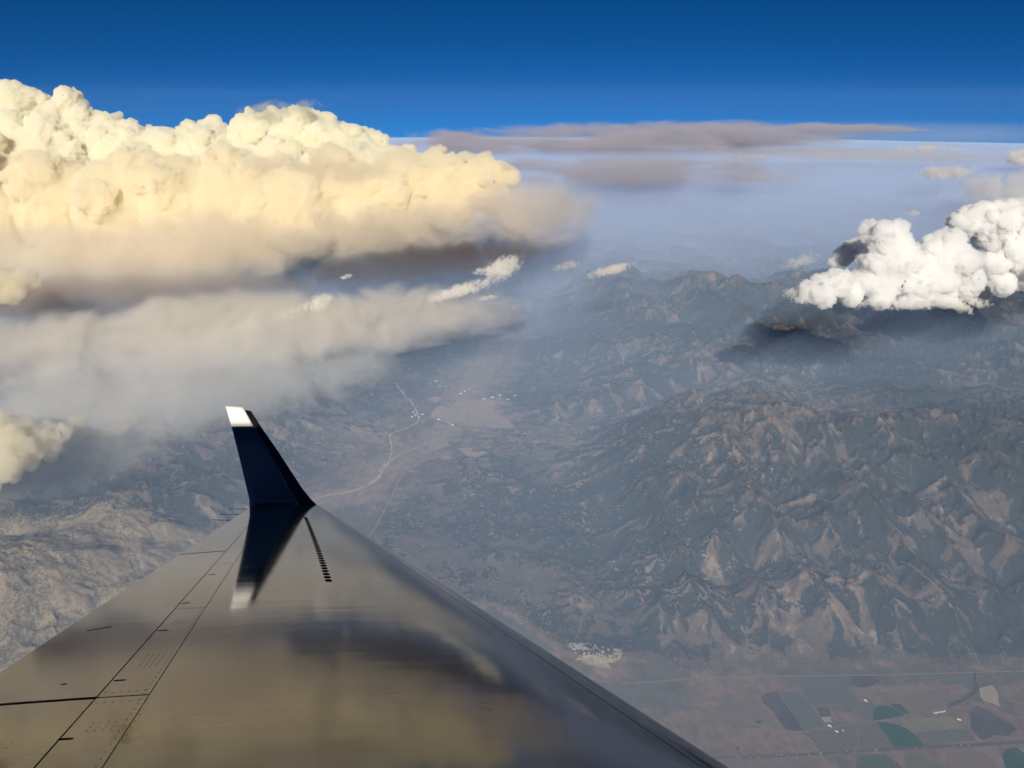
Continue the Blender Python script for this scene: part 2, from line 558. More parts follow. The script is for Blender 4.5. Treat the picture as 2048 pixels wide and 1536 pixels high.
plot(zf([(600, 20), (880, 0), (1000, 150), (730, 200), (690, 168)]), F_GREY, 'grey sagebrush field under the mountain foot', 3)
plot(zf([(500, 108), (600, 100), (695, 172), (785, 312), (660, 352)]), F_GREY, 'long grey green strip beside the dark ploughed strip', 3)
plot(zf([(1113, 300), (1040, 325), (1005, 370), (1000, 410), (1010, 450), (1030, 470), (1220, 455)]), F_OLIVE, 'olive half of a crop circle above the highway', 3)
plot(zf([(1117, 297), (1180, 297), (1260, 315), (1330, 350), (1385, 400), (1415, 445), (1226, 455)]), F_GREEN, 'dark green half of a crop circle above the highway', 3)
plot(zf([(1102, 291), (1090, 250), (1100, 215), (1130, 195), (1170, 190), (1210, 198), (1228, 208), (1292, 242), (1280, 256)]), F_GREEN, 'dark green rounded field north of the farm track', 3)
plot(zf([(1203, 178), (1270, 180), (1325, 243), (1295, 240), (1230, 205)]), F_GREEN, 'small dark green parallelogram field', 3)
plot(zf([(1250, 275), (1590, 258), (1670, 335), (1340, 360)]), F_HAY, 'striped tan hay field', 3)
plot(zf([(1345, 363), (1675, 340), (1750, 410), (1430, 440)]), F_OLIVE, 'olive field between hay field and highway', 3)
plot(zf([(985, 560), (995, 530), (1030, 505), (1090, 497), (1160, 505), (1230, 540), (1285, 590), (1320, 680), (1250, 760), (1100, 770), (1010, 690)]), F_GREEN2, 'round green crop circle below the highway', 3)
plot(zf([(1550, 530), (1575, 488), (1640, 465), (1720, 468), (1800, 500), (1860, 545), (1910, 620), (1880, 730), (1650, 760), (1560, 640)]), F_BROWN, 'round brown fallow crop circle below the highway', 3)
plot(zf([(1290, 530), (1310, 495), (1345, 490), (1540, 580), (1500, 700), (1330, 700)]), F_OLIVE, 'pale olive wedge between two crop circles', 3)
plot(zf([(1910, 510), (1935, 465), (2000, 455), (2090, 520), (2110, 640), (1960, 660)]), F_GREEN, 'dark green crop circle at the picture corner', 3)
plot(zf([(385, 140), (420, 112), (490, 105), (560, 210), (620, 290), (650, 352), (545, 348), (480, 260), (470, 235), (400, 180)]), F_DARK, 'dark ploughed strip with a ragged end', 6, 14)
plot(zf([(725, 203), (805, 197), (830, 256), (765, 261)]), F_DARK, 'small dark ploughed square', 6)
plot(zf([(766, 266), (820, 262), (835, 295), (790, 298)]), F_PALE, 'small pale plot below the dark square', 6)
plot(zf([(855, 514), (905, 507), (965, 590), (890, 605)]), F_OLIVE, 'narrow olive plot below the highway', 3)
plot(zf([(945, 36), (985, 8), (1090, 5), (1140, 35), (1100, 65), (1030, 78), (960, 65)]), F_DARK, 'dark oval scrub patch at the mountain foot', 6, 30, 'scrub_ground')
plot(zf([(1700, 235), (1760, 200), (1850, 230), (1960, 300), (2010, 345), (1900, 385), (1780, 400), (1720, 350)]), F_DARK, 'dark ragged scrub beside the hay field', 3, 70, 'scrub_ground')
plot(zf([(1760, 80), (1850, 60), (1890, 120), (1900, 200), (1800, 160)]), F_PALE, 'pale washed out ground near the creek', 3, 60, 'bare_ground')
M_POND = mat_simple('pond_water', (0.012, 0.016, 0.02), 0.1, 0, 0.5)
plot(zf([(358, 292), (384, 288), (388, 298), (362, 304)]), M_POND, 'small dark stock pond on the plain', 7, name='pond', step=20)
plot(zf([(226, 455), (242, 457), (252, 470), (238, 472)]), M_POND, 'small dark pond near the wing edge', 7, name='pond', step=20)
plot(zf([(40, 205), (360, 150), (465, 300), (340, 335), (90, 300)]), F_BROWN, 'wide brown parcel left of the ploughed strip', 2.2)
plot(zf([(1120, 110), (1540, 78), (1640, 170), (1400, 235), (1330, 238), (1270, 172), (1160, 178)]), F_BROWN, 'broad brown parcel above the hay field', 2.2)
plot(zf([(1500, 5), (1730, -10), (1740, 40), (1550, 65)]), F_GREY, 'grey green parcel under the mountain foot', 2.6)
plot(zf([(640, 365), (985, 320), (1000, 455), (760, 490)]), F_OLIVE, 'dull olive parcel below the farm track', 2.2)
plot(zf([(180, 540), (700, 520), (740, 640), (220, 660)]), F_BROWN, 'brown parcel below the highway near the wing', 2.2)
ribbon('creek', zf([(1730, -30), (1745, 30), (1755, 80), (1720, 130), (1650, 165), (1560, 190)]), 60, F_DARK, 5, 'dark tree lined creek coming down to the plain', 2, wob=.8)
# valley fields
plot(zv([(1060, 275), (1190, 300), (1160, 470), (1200, 560), (940, 560), (880, 520), (940, 400)]), F_PINK, 'pinkish stubble field crossed by the valley road', 8)
plot(zv([(1215, 335), (1480, 230), (1600, 290), (1500, 380), (1740, 540), (1850, 680), (1480, 640), (1240, 580), (1205, 420)]), F_PINK, 'large pinkish stubble field in the valley', 8, 60)
plot(zv([(700, 790), (910, 785), (945, 905), (760, 960), (640, 985), (680, 880)]), F_PINK, 'pinkish field beside the valley highway', 8)
plot(zv([(640, 272), (750, 222), (860, 240), (765, 305)]), F_PINK, 'small pinkish field in the shade of the smoke', 8, 40)
plot(zv([(830, 340), (900, 350), (930, 440), (880, 515), (690, 480), (740, 400)]), F_PINK, 'pinkish field left of the valley road', 8)
plot(zv([(1040, 930), (1250, 930), (1270, 1000), (1400, 985), (1470, 1015), (1300, 1080), (1190, 1060), (1130, 975)]), F_PINK, 'ragged pinkish meadow below the valley', 10, 60)
plot(zv([(800, 1045), (940, 1045), (1000, 1085), (900, 1105)]), F_PINK, 'small ragged meadow beside the highway', 10, 40)

M_ASPHALT = mat_simple('asphalt', (0.075, 0.07, 0.068), 0.9, 0, .1)
M_GRAVEL = mat_noisy('gravel', (0.19, 0.155, 0.125), (0.24, 0.20, 0.16), 1 / 60.)
M_SAND = mat_noisy('river_sand', (0.22, 0.175, 0.13), (0.46, 0.36, 0.25), 1 / 90.)
HW = zf([(60, 526), (330, 522), (690, 505), (1110, 478), (1600, 452), (2048, 428), (2300, 414)])
ribbon('road', HW, 13, M_ASPHALT, 6, 'straight highway lane across the farmland, lower carriageway', 0)
ribbon('road', [(a, b - 2.6) for a, b in HW], 13, M_ASPHALT, 6, 'straight highway lane across the farmland, upper carriageway', 0)
ribbon('road', [(a, b - 1.3) for a, b in HW], 62, mat_noisy('verge', (0.13, 0.10, 0.082), (0.155, 0.12, 0.10), 1 / 90.), 3.2, 'dry verge of the highway', 0)
ribbon('road', zf([(610, 366), (660, 380), (700, 412), (735, 465), (775, 520), (805, 565), (840, 620)]), 20, M_GRAVEL, 8, 'curving pale gravel road crossing the highway')
ribbon('road', zf([(330, 340), (500, 352), (650, 360), (880, 322), (1100, 292), (1400, 245), (1560, 218), (1700, 200)]), 12, M_GRAVEL, 8, 'thin farm track past the green fields')
ribbon('road', zf([(-60, 195), (200, 150), (400, 120), (480, 100)]), 9, M_GRAVEL, 6, 'faint track across the upper plain')
ribbon('road', zf([(1010, 160), (1250, 115), (1560, 75)]), 9, M_GRAVEL, 6, 'faint track behind the farm')
ribbon('road', zf([(60, 215), (150, 250), (300, 285), (420, 345)]), 8, M_GRAVEL, 6, 'wandering dirt track on the plain')
ribbon('road', [(1236, 1368), (1330, 1362), (1420, 1354), (1600, 1352), (1800, 1349), (2048, 1341), (2200, 1338)], 26, M_GRAVEL, 9, 'pale track along the foot of the mountains', 1)
# valley: highway, river and tracks
VH = [(730, 1090), (775, 1010), (804, 946), (842, 908), (853, 900), (865, 886), (890, 850), (906, 818), (936, 792), (950, 769), (962, 758), (975, 720), (990, 690)]
ribbon('road', VH, 34, M_GRAVEL, 12, 'pale highway running up the valley', 1)
ribbon('road', [(a + 7, b + 2) for a, b in VH[3:]], 30, M_GRAVEL, 12, 'second carriageway running up the valley', 1)
ribbon('road', [(858, 833), (886, 846), (930, 851), (985, 859), (1060, 862), (1180, 853), (1300, 842)], 40, F_DARK, 12, 'dark wooded creek line crossing the valley', 1, wob=.6)
ribbon('river', [(600, 1008), (640, 992), (690, 985), (735, 972), (758, 952), (768, 932), (775, 924), (790, 916)], 105, M_SAND, 12, 'pale sandy river bed winding through the valley', 2, wob=0.7)
ribbon('river', [(775, 925), (783, 908), (783, 892), (779, 872), (788, 864), (820, 851), (838, 842), (836, 828), (826, 810), (806, 788), (790, 765)], 45, M_SAND, 12, 'narrow upper river below the smoke', 2, wob=0.5)
ribbon('road', [(780, 918), (810, 903), (840, 893), (860, 886)], 110, F_PINK, 10, 'pale flood plain beside the highway', 1, wob=.3)
for lab, pl_ in (('dirt track on the low hills beside the wing', [(760, 1062), (800, 1075), (850, 1082), (900, 1094)]),
                 ('straight dirt track over dark slopes', [(1120, 1150), (1180, 1190), (1230, 1230)]),
                 ('dirt track climbing from the gypsum plant', [(1150, 1282), (1165, 1245), (1170, 1200), (1240, 1120), (1300, 1080)]),
                 ('long track across the dark slope', [(1165, 1203), (1250, 1196), (1350, 1188), (1440, 1182)]),
                 ('dirt track to the gypsum plant from the wing side', [(1040, 1265), (1085, 1262), (1120, 1275), (1145, 1292)]),
                 ('steep track down the far right slope', [(1960, 1330), (1940, 1300), (1900, 1265), (1840, 1215), (1790, 1180)]),
                 ('dirt track below the gypsum plant', [(1190, 1362), (1215, 1364), (1240, 1364)])):
    ribbon('road', pl_, 11, M_GRAVEL, 8, lab)


# ---------------------------------------------------------------- buildings and lorries
def gable_mesh(w, l, h, r):
    v = [(-w, -l, 0), (w, -l, 0), (w, l, 0), (-w, l, 0), (-w, -l, h), (w, -l, h), (w, l, h), (-w, l, h)]
    wall = mesh_py(v + [(0, -l, h + r), (0, l, h + r)], [(0, 1, 5, 4), (1, 2, 6, 5), (2, 3, 7, 6), (3, 0, 4, 7), (4, 5, 8), (6, 7, 9)])
    e = 1.08
    roof = mesh_py([(-w * e, -l * e, h - .4), (0, -l * e, h + r), (0, l * e, h + r), (-w * e, l * e, h - .4), (w * e, -l * e, h - .4), (w * e, l * e, h - .4),
                    (-w * e, -l * e, h - .9), (0, -l * e, h + r - .5), (0, l * e, h + r - .5), (-w * e, l * e, h - .9), (w * e, -l * e, h - .9), (w * e, l * e, h - .9)],
                   [(0, 1, 2, 3), (1, 4, 5, 2), (9, 8, 7, 6), (8, 11, 10, 7), (0, 6, 7, 1), (1, 7, 10, 4), (3, 2, 8, 9), (2, 5, 11, 8), (0, 3, 9, 6), (4, 10, 11, 5)])
    return wall, roof


M_WALL = mat_simple('pale_wall', (0.55, 0.52, 0.47), 0.8); M_ROOF = mat_simple('white_roof', (0.78, 0.77, 0.74), 0.6)
M_ROOF2 = mat_simple('grey_roof', (0.30, 0.29, 0.28), 0.7)
rb = random.Random(4)


def building(px, w, l, rot, label, group=None, roof=M_ROOF, h=6):
    g = onground(*px)
    o = empty('farm_building' if 'farm' in label else 'building', (g[0], g[1], float(zground(g[0], g[1])[0]) - 0.5)); o.rotation_euler.z = rot
    tag(o, label, 'building', group)
    a, b = gable_mesh(w, l, h, w * 0.45)
    link('wall', a, M_WALL, o); link('roof', b, roof, o)


for p, w, l, r, lab in ((zf([(1048, 160)])[0], 14, 26, .4, 'white roofed farm shed inside a ring of trees'),
                        (zf([(818, 318)])[0], 13, 22, 1.2, 'white roofed farm shed above the track'),
                        (zf([(830, 326)])[0], 9, 16, .2, 'small farm house just below the white shed'),
                        (zf([(865, 356)])[0], 11, 20, .8, 'farm barn below the track'),
                        (zf([(905, 350)])[0], 8, 14, .5, 'small farm building right of the barn'),
                        (zf([(1638, 279)])[0], 12, 24, 1.0, 'white farm shed at the corner of the hay field')):
    building(p, w, l, r, lab)
for k in range(8):
    building(zf([(1480 + k * 9.5, 240 - k * 2.0 + rb.uniform(-2, 2))])[0], 7, rb.uniform(9, 15), rb.uniform(0, 3), ORD[k] + ' small pale house from the west in the row along the farm track', 'houses along the farm track')
for k in range(14):
    far_row = k % 2
    building((1150 + (k // 2) * 9 + rb.uniform(-2, 2), 1308 - 14 * far_row + rb.uniform(-4, 4)), rb.uniform(6, 10), rb.uniform(10, 20), rb.choice((0.1, 1.7)) + rb.uniform(-.1, .1),
             ORD[k // 2] + ' shed from the wing side in the %s row of the gypsum plant' % ('upper' if far_row else 'lower'), 'buildings of the gypsum plant', rb.choice((M_ROOF, M_ROOF2)), 9)
TOWN = {'in the hamlet at the river bend': [(824, 833), (827, 825), (831, 830), (838, 833), (845, 828)],
        'on the spur road between river and highway': [(864, 831), (868, 834), (877, 837), (893, 842), (899, 846), (905, 848)],
        'beside the valley highway beyond the pink field': [(921, 786), (930, 780), (938, 776)],
        'scattered right of the valley highway': [(968, 796), (985, 793), (1000, 789), (1015, 797), (1030, 790)],
        'in the smoke shaded settlement left of the highway': [(860, 766), (872, 762), (880, 770), (893, 772)]}
for where, ps in TOWN.items():
    for k, p in enumerate(ps):
        building(p, rb.uniform(16, 26), rb.uniform(26, 46), rb.uniform(0, 3), ORD[k] + ' pale building from the left ' + where, 'buildings of the valley town', rb.choice((M_ROOF, M_ROOF, M_ROOF2)), 9)


def lorry_meshes():
    def box(x0, x1, y0, y1, z0, z1):
        v = [(x, y, z) for z in (z0, z1) for y in (y0, y1) for x in (x0, x1)]
        return v, [(0, 2, 3, 1), (4, 5, 7, 6), (0, 1, 5, 4), (1, 3, 7, 5), (3, 2, 6, 7), (2, 0, 4, 6)]
    tr = mesh_py(*box(-9.5, 4.4, -1.3, 1.3, 1.1, 4.1)); cb = mesh_py(*box(5.0, 7.6, -1.25, 1.25, .8, 3.6))
    v, f = [], []
    for x in (-8, -6.6, 3.4, 6.6):
        for y in (-1.1, 1.1):
            b = len(v)
            for sy in (-.18, .18):
                for k in range(10): v.append((x + .52 * math.cos(k * .628), y + sy, .52 + .52 * math.sin(k * .628)))
            f.append(tuple(b + k for k in range(10))); f.append(tuple(b + 19 - k for k in range(10)))
            for k in range(10): f.append((b + k, b + (k + 1) % 10, b + 10 + (k + 1) % 10, b + 10 + k))
    return tr, cb, mesh_py(v, f)


LM = lorry_meshes()
M_TRAILER = mat_simple('trailer_white', (0.82, 0.82, 0.80), 0.5); M_CAB = mat_simple('cab_grey', (0.5, 0.5, 0.52), 0.4); M_TYRE = mat_simple('tyre', (0.02, 0.02, 0.02), 0.8)
for me, mt in zip(LM, (M_TRAILER, M_CAB, M_TYRE)): me.materials.append(mt)
n_lorry = [0, 0]
for lx, up in ((232, 1), (250, 0), (318, 0), (370, 0), (488, 1), (515, 1), (563, 0), (613, 1), (690, 0), (765, 1), (928, 1), (978, 0), (1112, 0), (1116, 1), (1367, 0), (1420, 0), (1608, 0), (1650, 1), (1695, 1)):
    q = np.array(HW); X = 1400 + lx / 3.16; Yp = np.interp(X, q[:, 0], q[:, 1]) - 2.6 * up
    g = onground(X, Yp); g2 = onground(X + 8, np.interp(X + 8, q[:, 0], q[:, 1]) - 2.6 * up)
    o = empty('lorry', (g[0], g[1], float(zground(g[0], g[1])[0]) + 6.05)); o.rotation_euler.z = math.atan2(g2[1] - g[1], g2[0] - g[0]) + (math.pi if up else 0)
    nl = n_lorry[up]; n_lorry[up] += 1
    tag(o, '%s white lorry from the wing on the %s lane of the straight highway' % (ORD[nl], 'upper' if up else 'lower'), 'lorry', 'lorries on the highway')
    for nm, me in zip(('trailer', 'cab', 'wheels'), LM):
        c = bpy.data.objects.new(nm, me); COL.objects.link(c); c.parent = o
        if nm == 'wheels': c['kind'] = 'stuff'

# ================================================================== HAZE
def build_haze():
    s = 3.9e5; z0 = GROUND - 13500; z1 = 4200.0
    v = [(-s, -s, z0), (s, -s, z0), (s, s, z0), (-s, s, z0), (-s, -s, z1), (s, -s, z1), (s, s, z1), (-s, s, z1)]
    f = [(0, 3, 2, 1), (4, 5, 6, 7), (0, 1, 5, 4), (1, 2, 6, 5), (2, 3, 7, 6), (3, 0, 4, 7)]
    o = link('haze', mesh_py(v, f), mat_volume('haze_air', (0.45, 0.72, 1.0), 3000000.0, -0.1))
    tag(o, 'thin blue haze filling the air down to the ground', kind='stuff')


build_haze()

# ================================================================== CLOUDS AND SMOKE
def _puff_group():
    ng = bpy.data.node_groups.new('puffs', 'GeometryNodeTree')
    ng.interface.new_socket('Geometry', in_out='INPUT', socket_type='NodeSocketGeometry')
    ng.interface.new_socket('Geometry', in_out='OUTPUT', socket_type='NodeSocketGeometry')
    N = ng.nodes; L = ng.links.new
    i = N.new('NodeGroupInput'); o = N.new('NodeGroupOutput')
    mp = N.new('GeometryNodeMeshToPoints'); na = N.new('GeometryNodeInputNamedAttribute'); na.data_type = 'FLOAT'
    na.inputs['Name'].default_value = 'rad'
    pv = N.new('GeometryNodePointsToVolume'); pv.resolution_mode = 'VOXEL_SIZE'; vm = N.new('GeometryNodeVolumeToMesh')
    L(i.outputs[0], mp.inputs['Mesh']); L(na.outputs['Attribute'], mp.inputs['Radius'])
    L(mp.outputs[0], pv.inputs['Points']); L(na.outputs['Attribute'], pv.inputs['Radius'])
    L(pv.outputs[0], vm.inputs['Volume']); L(vm.outputs[0], o.inputs[0])
    vm.inputs['Threshold'].default_value = 0.1
    return ng, pv


PUFF, PUFF_PV = _puff_group()


def union(p, r, voxel):
    """vertices and faces of the union of balls"""
    me = bpy.data.meshes.new('tmp')
    me.vertices.add(len(p)); me.vertices.foreach_set('co', np.asarray(p, np.float32).ravel())
    a = me.attributes.new('rad', 'FLOAT', 'POINT'); a.data.foreach_set('value', np.asarray(r, np.float32))
    ob = bpy.data.objects.new('tmp', me); COL.objects.link(ob)
    md = ob.modifiers.new('g', 'NODES'); md.node_group = PUFF
    PUFF_PV.inputs['Voxel Size'].default_value = voxel
    dg = bpy.context.evaluated_depsgraph_get(); dg.update()
    e = ob.evaluated_get(dg); m2 = bpy.data.meshes.new_from_object(e, depsgraph=dg)
    bpy.data.objects.remove(ob); bpy.data.meshes.remove(me)
    return m2


def sprout(p, r, n, k, up, rng, spread=0.85):
    """smaller balls budding from the surface of each ball"""
    P, R = [], []
    for c, q in zip(p, r):
        d = rng.normal(size=(n, 3)); d /= np.linalg.norm(d, axis=1, keepdims=True)
        d[:, 2] = np.where(d[:, 2] < -0.2, -d[:, 2] * up, d[:, 2])
        d /= np.linalg.norm(d, axis=1, keepdims=True)
        P.append(c + d * q * spread); R.append(q * k * (0.45 + 0.95 * rng.uniform(0, 1, n) ** 1.6))
    return np.concatenate(P), np.concatenate(R)


def puffs(name, balls, mat, voxel, seed=1, lv=((12, .42), (9, .42)), zscale=1.0, disp=(600, 0.25, 150, .25), up=0.6, warp=0.0, warp_s=1.0, floor=None):
    rng = np.random.default_rng(seed)
    p = np.array([b[:3] for b in balls], float); r = np.array([b[3] for b in balls], float)
    c = p.mean(0); p = p - c
    p[:, 2] /= zscale
    AP, AR = [p], [r]
    q, s = p, r
    for n, k in lv:
        q, s = sprout(q, s, n, k, up, rng); AP.append(q); AR.append(s)
    me = union(np.concatenate(AP), np.concatenate(AR), voxel)
    n = len(me.vertices)
    v = np.empty(n * 3, np.float32); me.vertices.foreach_get('co', v); v = v.reshape(-1, 3)
    nr = np.empty(n * 3, np.float32); me.vertex_normals.foreach_get('vector', nr); nr = nr.reshape(-1, 3)
    w = v + c
    l1, a1, l2, a2 = disp
    dd = (0.55 - worley3(w / l1)) * l1 * a1 * 1.6 + fbm3(w / l1 * 1.3, 2) * l1 * a1 * 0.5
    dd += (0.55 - worley3(w / l2 + 7.7)) * l2 * a2 * 1.6
    if l2 > 60: dd += (0.55 - worley3(w / (l2 * .42) + 3.1)) * l2 * .42 * a2 * 1.5
    v = v + nr * dd[:, None]
    if warp:
        g = w / warp_s
        v = v + warp * np.stack([fbm3(g, 3), fbm3(g + 31.4, 3), fbm3(g - 17.2, 3)], 1)
    v[:, 2] *= zscale
    if floor is not None:
        zl = floor - c[2]; v[:, 2] = np.where(v[:, 2] < zl, zl + (v[:, 2] - zl) * 0.15, v[:, 2])
    me.vertices.foreach_set('co', v.astype(np.float32).ravel())
    me.update()
    me.materials.clear()
    print('PUFF', name, len(me.polygons))
    o = link(name, me, mat, smooth=True)
    o.location = c
    return o


def pxballs(lst, Y0=None):
    out = []
    for b in lst:
        px, py, Y, rp = b
        q = at(px, py, Y * 1000)
        depth = Y * 1000 * math.cos(PITCH) - q[2] * math.sin(PITCH)
        out.append((*q, rp / FPX * depth))
    return out


M_PYRO = mat_volume('fire_cloud', (0.9975, 0.983, 0.915), 95.0)
M_PYRO2 = mat_volume('fire_cloud_low', (0.996, 0.964, 0.865), 150.0)
M_CUMULUS = mat_volume('cumulus', (0.9988, 0.9984, 0.997), 62.0)

o = puffs('fire_cloud', pxballs([
    (-220, 335, 36, 120), (-100, 312, 36, 110), (35, 290, 35, 92), (138, 212, 35, 32), (140, 250, 35, 50), (150, 300, 35, 75), (230, 325, 35, 80), (330, 340, 35, 82),
    (430, 340, 35, 82), (530, 312, 36, 75), (560, 265, 36, 42), (610, 293, 36, 72), (700, 322, 36, 70), (780, 352, 36, 58),
    (-60, 340, 33.5, 100), (80, 345, 33.5, 90), (280, 385, 33.5, 80), (420, 385, 33.5, 80), (540, 375, 34, 80), (650, 380, 34.5, 80), (740, 380, 34.5, 70)]),
    M_PYRO, 52, seed=3, lv=((20, .36), (10, .38), (5, .38)), disp=(620, .16, 210, .36), warp=90, warp_s=600)
tag(o, 'huge cream coloured billowing fire cloud towering on the left', 'cloud')
o = puffs('fire_cloud', pxballs([
    (-120, 415, 32, 105), (0, 405, 32, 105), (120, 410, 32, 95), (240, 418, 32, 98), (360, 410, 32, 95), (470, 418, 32, 95), (590, 420, 32, 92),
    (700, 410, 33, 90), (800, 395, 33, 85), (890, 385, 33, 72), (950, 372, 33, 52), (990, 352, 33, 30), (1015, 352, 33, 22), (985, 395, 33, 36), (930, 338, 33.4, 30), (870, 335, 33.6, 36)]),
    M_PYRO2, 55, seed=4, lv=((18, .34), (10, .40), (6, .42)), disp=(620, .16, 210, .36), warp=110, warp_s=700)
tag(o, 'warm tan lower billows in front of the huge cream fire cloud', 'cloud')

CU = ((14, .42), (9, .42), (6, .45))
o = puffs('cumulus_cloud', pxballs([
    (1765, 478, 17.30, 36), (1790, 500, 17.30, 36), (1770, 525, 17.30, 46), (1760, 560, 17.30, 42), (1885, 500, 17.30, 34), (1905, 530, 17.30, 46), (1862, 555, 17.30, 46), (1930, 562, 17.30, 36),
    (1835, 525, 17.52, 40), (1820, 570, 17.30, 40), (1700, 590, 17.15, 24), (1760, 598, 17.15, 22), (1830, 600, 17.15, 22), (1890, 595, 17.15, 22)]), M_CUMULUS, 22, seed=5, lv=CU, disp=(220, .22, 75, .5), warp=35, warp_s=190)
tag(o, 'bright white twin towered cumulus over the dark mountains', 'cloud')
o = puffs('cumulus_cloud', pxballs([(1636, 584, 16.69, 26), (1612, 582, 16.69, 16), (1660, 566, 16.84, 24), (1690, 560, 17.00, 18), (1650, 598, 16.69, 20), (1600, 600, 16.69, 8), (1682, 578, 16.77, 20)]), M_CUMULUS, 19, seed=6, lv=CU, disp=(160, .3, 65, .5), warp=50, warp_s=170)
tag(o, 'ragged low white cumulus lobe at the left foot of the twin towers', 'cloud')
o = puffs('cumulus_cloud', pxballs([(1925, 452, 21.06, 26), (1965, 440, 21.06, 34), (2015, 440, 21.06, 40), (2075, 440, 21.06, 60), (1995, 480, 21.06, 34), (2045, 505, 20.68, 40), (2050, 545, 20.68, 36), (2100, 530, 20.68, 70), (2120, 450, 21.06, 60), (2170, 500, 21.06, 90), (1985, 535, 20.5, 26), (2005, 570, 20.3, 24)]), M_CUMULUS, 28, seed=7, lv=CU, disp=(240, .22, 80, .5), warp=45, warp_s=240)
tag(o, 'white cumulus bank cut by the right edge of the view', 'cloud')
o = puffs('cumulus_cloud', pxballs([(1690, 512, 18.80, 20), (1712, 496, 18.80, 18), (1668, 524, 18.80, 10)]), M_CUMULUS, 24, seed=17, lv=CU, disp=(220, .25, 80, .3))
tag(o, 'small shaded cumulus behind the left cloud tower', 'cloud')


def build_smoke_layer():
    n, mrad = 96, 60
    v, q = [], []
    rr = np.concatenate([[0.0], np.geomspace(2000, 3.6e5, mrad)])
    ang = np.linspace(0, 2 * math.pi, n, endpoint=False)
    for top in (1, 0):
        for r in rr:
            X, Y = r * np.sin(ang), r * np.cos(ang)
            z = (GROUND + 3300 + 250 * fbm2(X / 16000, Y / 16000, 3) if top else np.full(n, GROUND - 400.0)) - r * r / (2 * R_EARTH)
            v.append(np.stack([X, Y, z], 1))
    v = np.concatenate(v); m = len(rr)
    I = lambda t, i, k: t * m * n + i * n + k % n
    for i in range(m - 1):
        for k in range(n):
            q.append((I(0, i, k), I(0, i, k + 1), I(0, i + 1, k + 1), I(0, i + 1, k)))
            q.append((I(1, i, k), I(1, i + 1, k), I(1, i + 1, k + 1), I(1, i, k + 1)))
    for k in range(n):
        q.append((I(0, m - 1, k), I(0, m - 1, k + 1), I(1, m - 1, k + 1), I(1, m - 1, k)))
    o = link('smoke_haze', mesh_np(v, q), mat_volume('low_smoke_air', (0.47, 0.66, 1.0), 36000.0, -0.36))
    tag(o, 'blue grey smoke haze lying over the low country', kind='stuff')


build_smoke_layer()


def build_far_smoke():
    xs = np.linspace(-1, 1, 61); ys = np.concatenate([np.linspace(24, 60, 37), np.geomspace(63, 330, 24)])
    X = np.outer(ys, xs * 1.3) * 1000; Y = np.repeat(ys[:, None], 61, 1) * 1000
    sh = 3.0 * fbm2(X / 14000, Y / 14000, 3) - X / 1000 * 0.22
    k = sstep(24.5, 38.5, Y / 1000 + sh)
    drop = (X * X + Y * Y) / (2 * R_EARTH)
    zb = GROUND - 350 - drop; zt = zb + 8 + k * (3300 + 300 * fbm2(X / 20000 + 4, Y / 9000, 3))
    n, m = X.shape
    v = np.concatenate([np.stack([X, Y, zt], -1).reshape(-1, 3), np.stack([X, Y, zb], -1).reshape(-1, 3)])
    i = np.arange(n * m).reshape(n, m); j = i + n * m
    q = np.stack([i[:-1, :-1], i[:-1, 1:], i[1:, 1:], i[1:, :-1]], -1).reshape(-1, 4)
    q = np.concatenate([q, q[:, ::-1] + n * m])
    rim = np.concatenate([i[0, :-1], i[:-1, -1], i[-1, :0:-1], i[:0:-1, 0]])
    nx = np.roll(rim, -1)
    q = np.concatenate([q, np.stack([nx, rim, rim + n * m, nx + n * m], 1)])
    o = link('smoke_haze', mesh_np(v, q), mat_volume('basin_smoke', (0.60, 0.70, 0.97), 11000.0, -0.12))
    tag(o, 'thick blue haze hiding the basin beyond the mountains', kind='stuff')


build_far_smoke()


def mat_soft(name, color, mfp, scale, soft=0.9, rough=1.5, lo=0.15, detail=7.0, squash=(1, 1, 1)):
    """smoke thinning out towards the edge of its body, broken up by turbulence"""
    m = mat_volume(name, color, mfp)
    nt = m.node_tree; L = nt.links.new
    v = nt.nodes['Principled Volume']
    tc = nt.nodes.new('ShaderNodeTexCoord'); ge = nt.nodes.new('ShaderNodeNewGeometry')
    mp = nt.nodes.new('ShaderNodeMapping'); mp.inputs['Scale'].default_value = squash
    no = nt.nodes.new('ShaderNodeTexNoise'); no.inputs['Scale'].default_value = 1.0 / scale; no.inputs['Detail'].default_value = detail
    no.inputs['Roughness'].default_value = 0.64; no.inputs['Distortion'].default_value = 0.9
    L(ge.outputs['Position'], mp.inputs['Vector']); L(mp.outputs[0], no.inputs['Vector'])
    d = nt.nodes.new('ShaderNodeVectorMath'); d.operation = 'DOT_PRODUCT'
    L(tc.outputs['Object'], d.inputs[0]); L(tc.outputs['Object'], d.inputs[1])
    f = nt.nodes.new('ShaderNodeMath'); f.operation = 'MULTIPLY_ADD'; f.inputs[1].default_value = -1.0; f.inputs[2].default_value = 1.0 - rough * 0.5
    L(d.outputs['Value'], f.inputs[0])
    g = nt.nodes.new('ShaderNodeMath'); g.operation = 'MULTIPLY_ADD'; g.inputs[1].default_value = rough
    L(no.outputs['Fac'], g.inputs[0]); L(f.outputs[0], g.inputs[2])
    r = nt.nodes.new('ShaderNodeMapRange'); r.interpolation_type = 'SMOOTHSTEP'
    r.inputs[1].default_value = lo; r.inputs[2].default_value = lo + soft; r.inputs[3].default_value = 0.0; r.inputs[4].default_value = 1.0 / mfp
    L(g.outputs[0], r.inputs[0]); L(r.outputs[0], v.inputs['Density'])
    return m


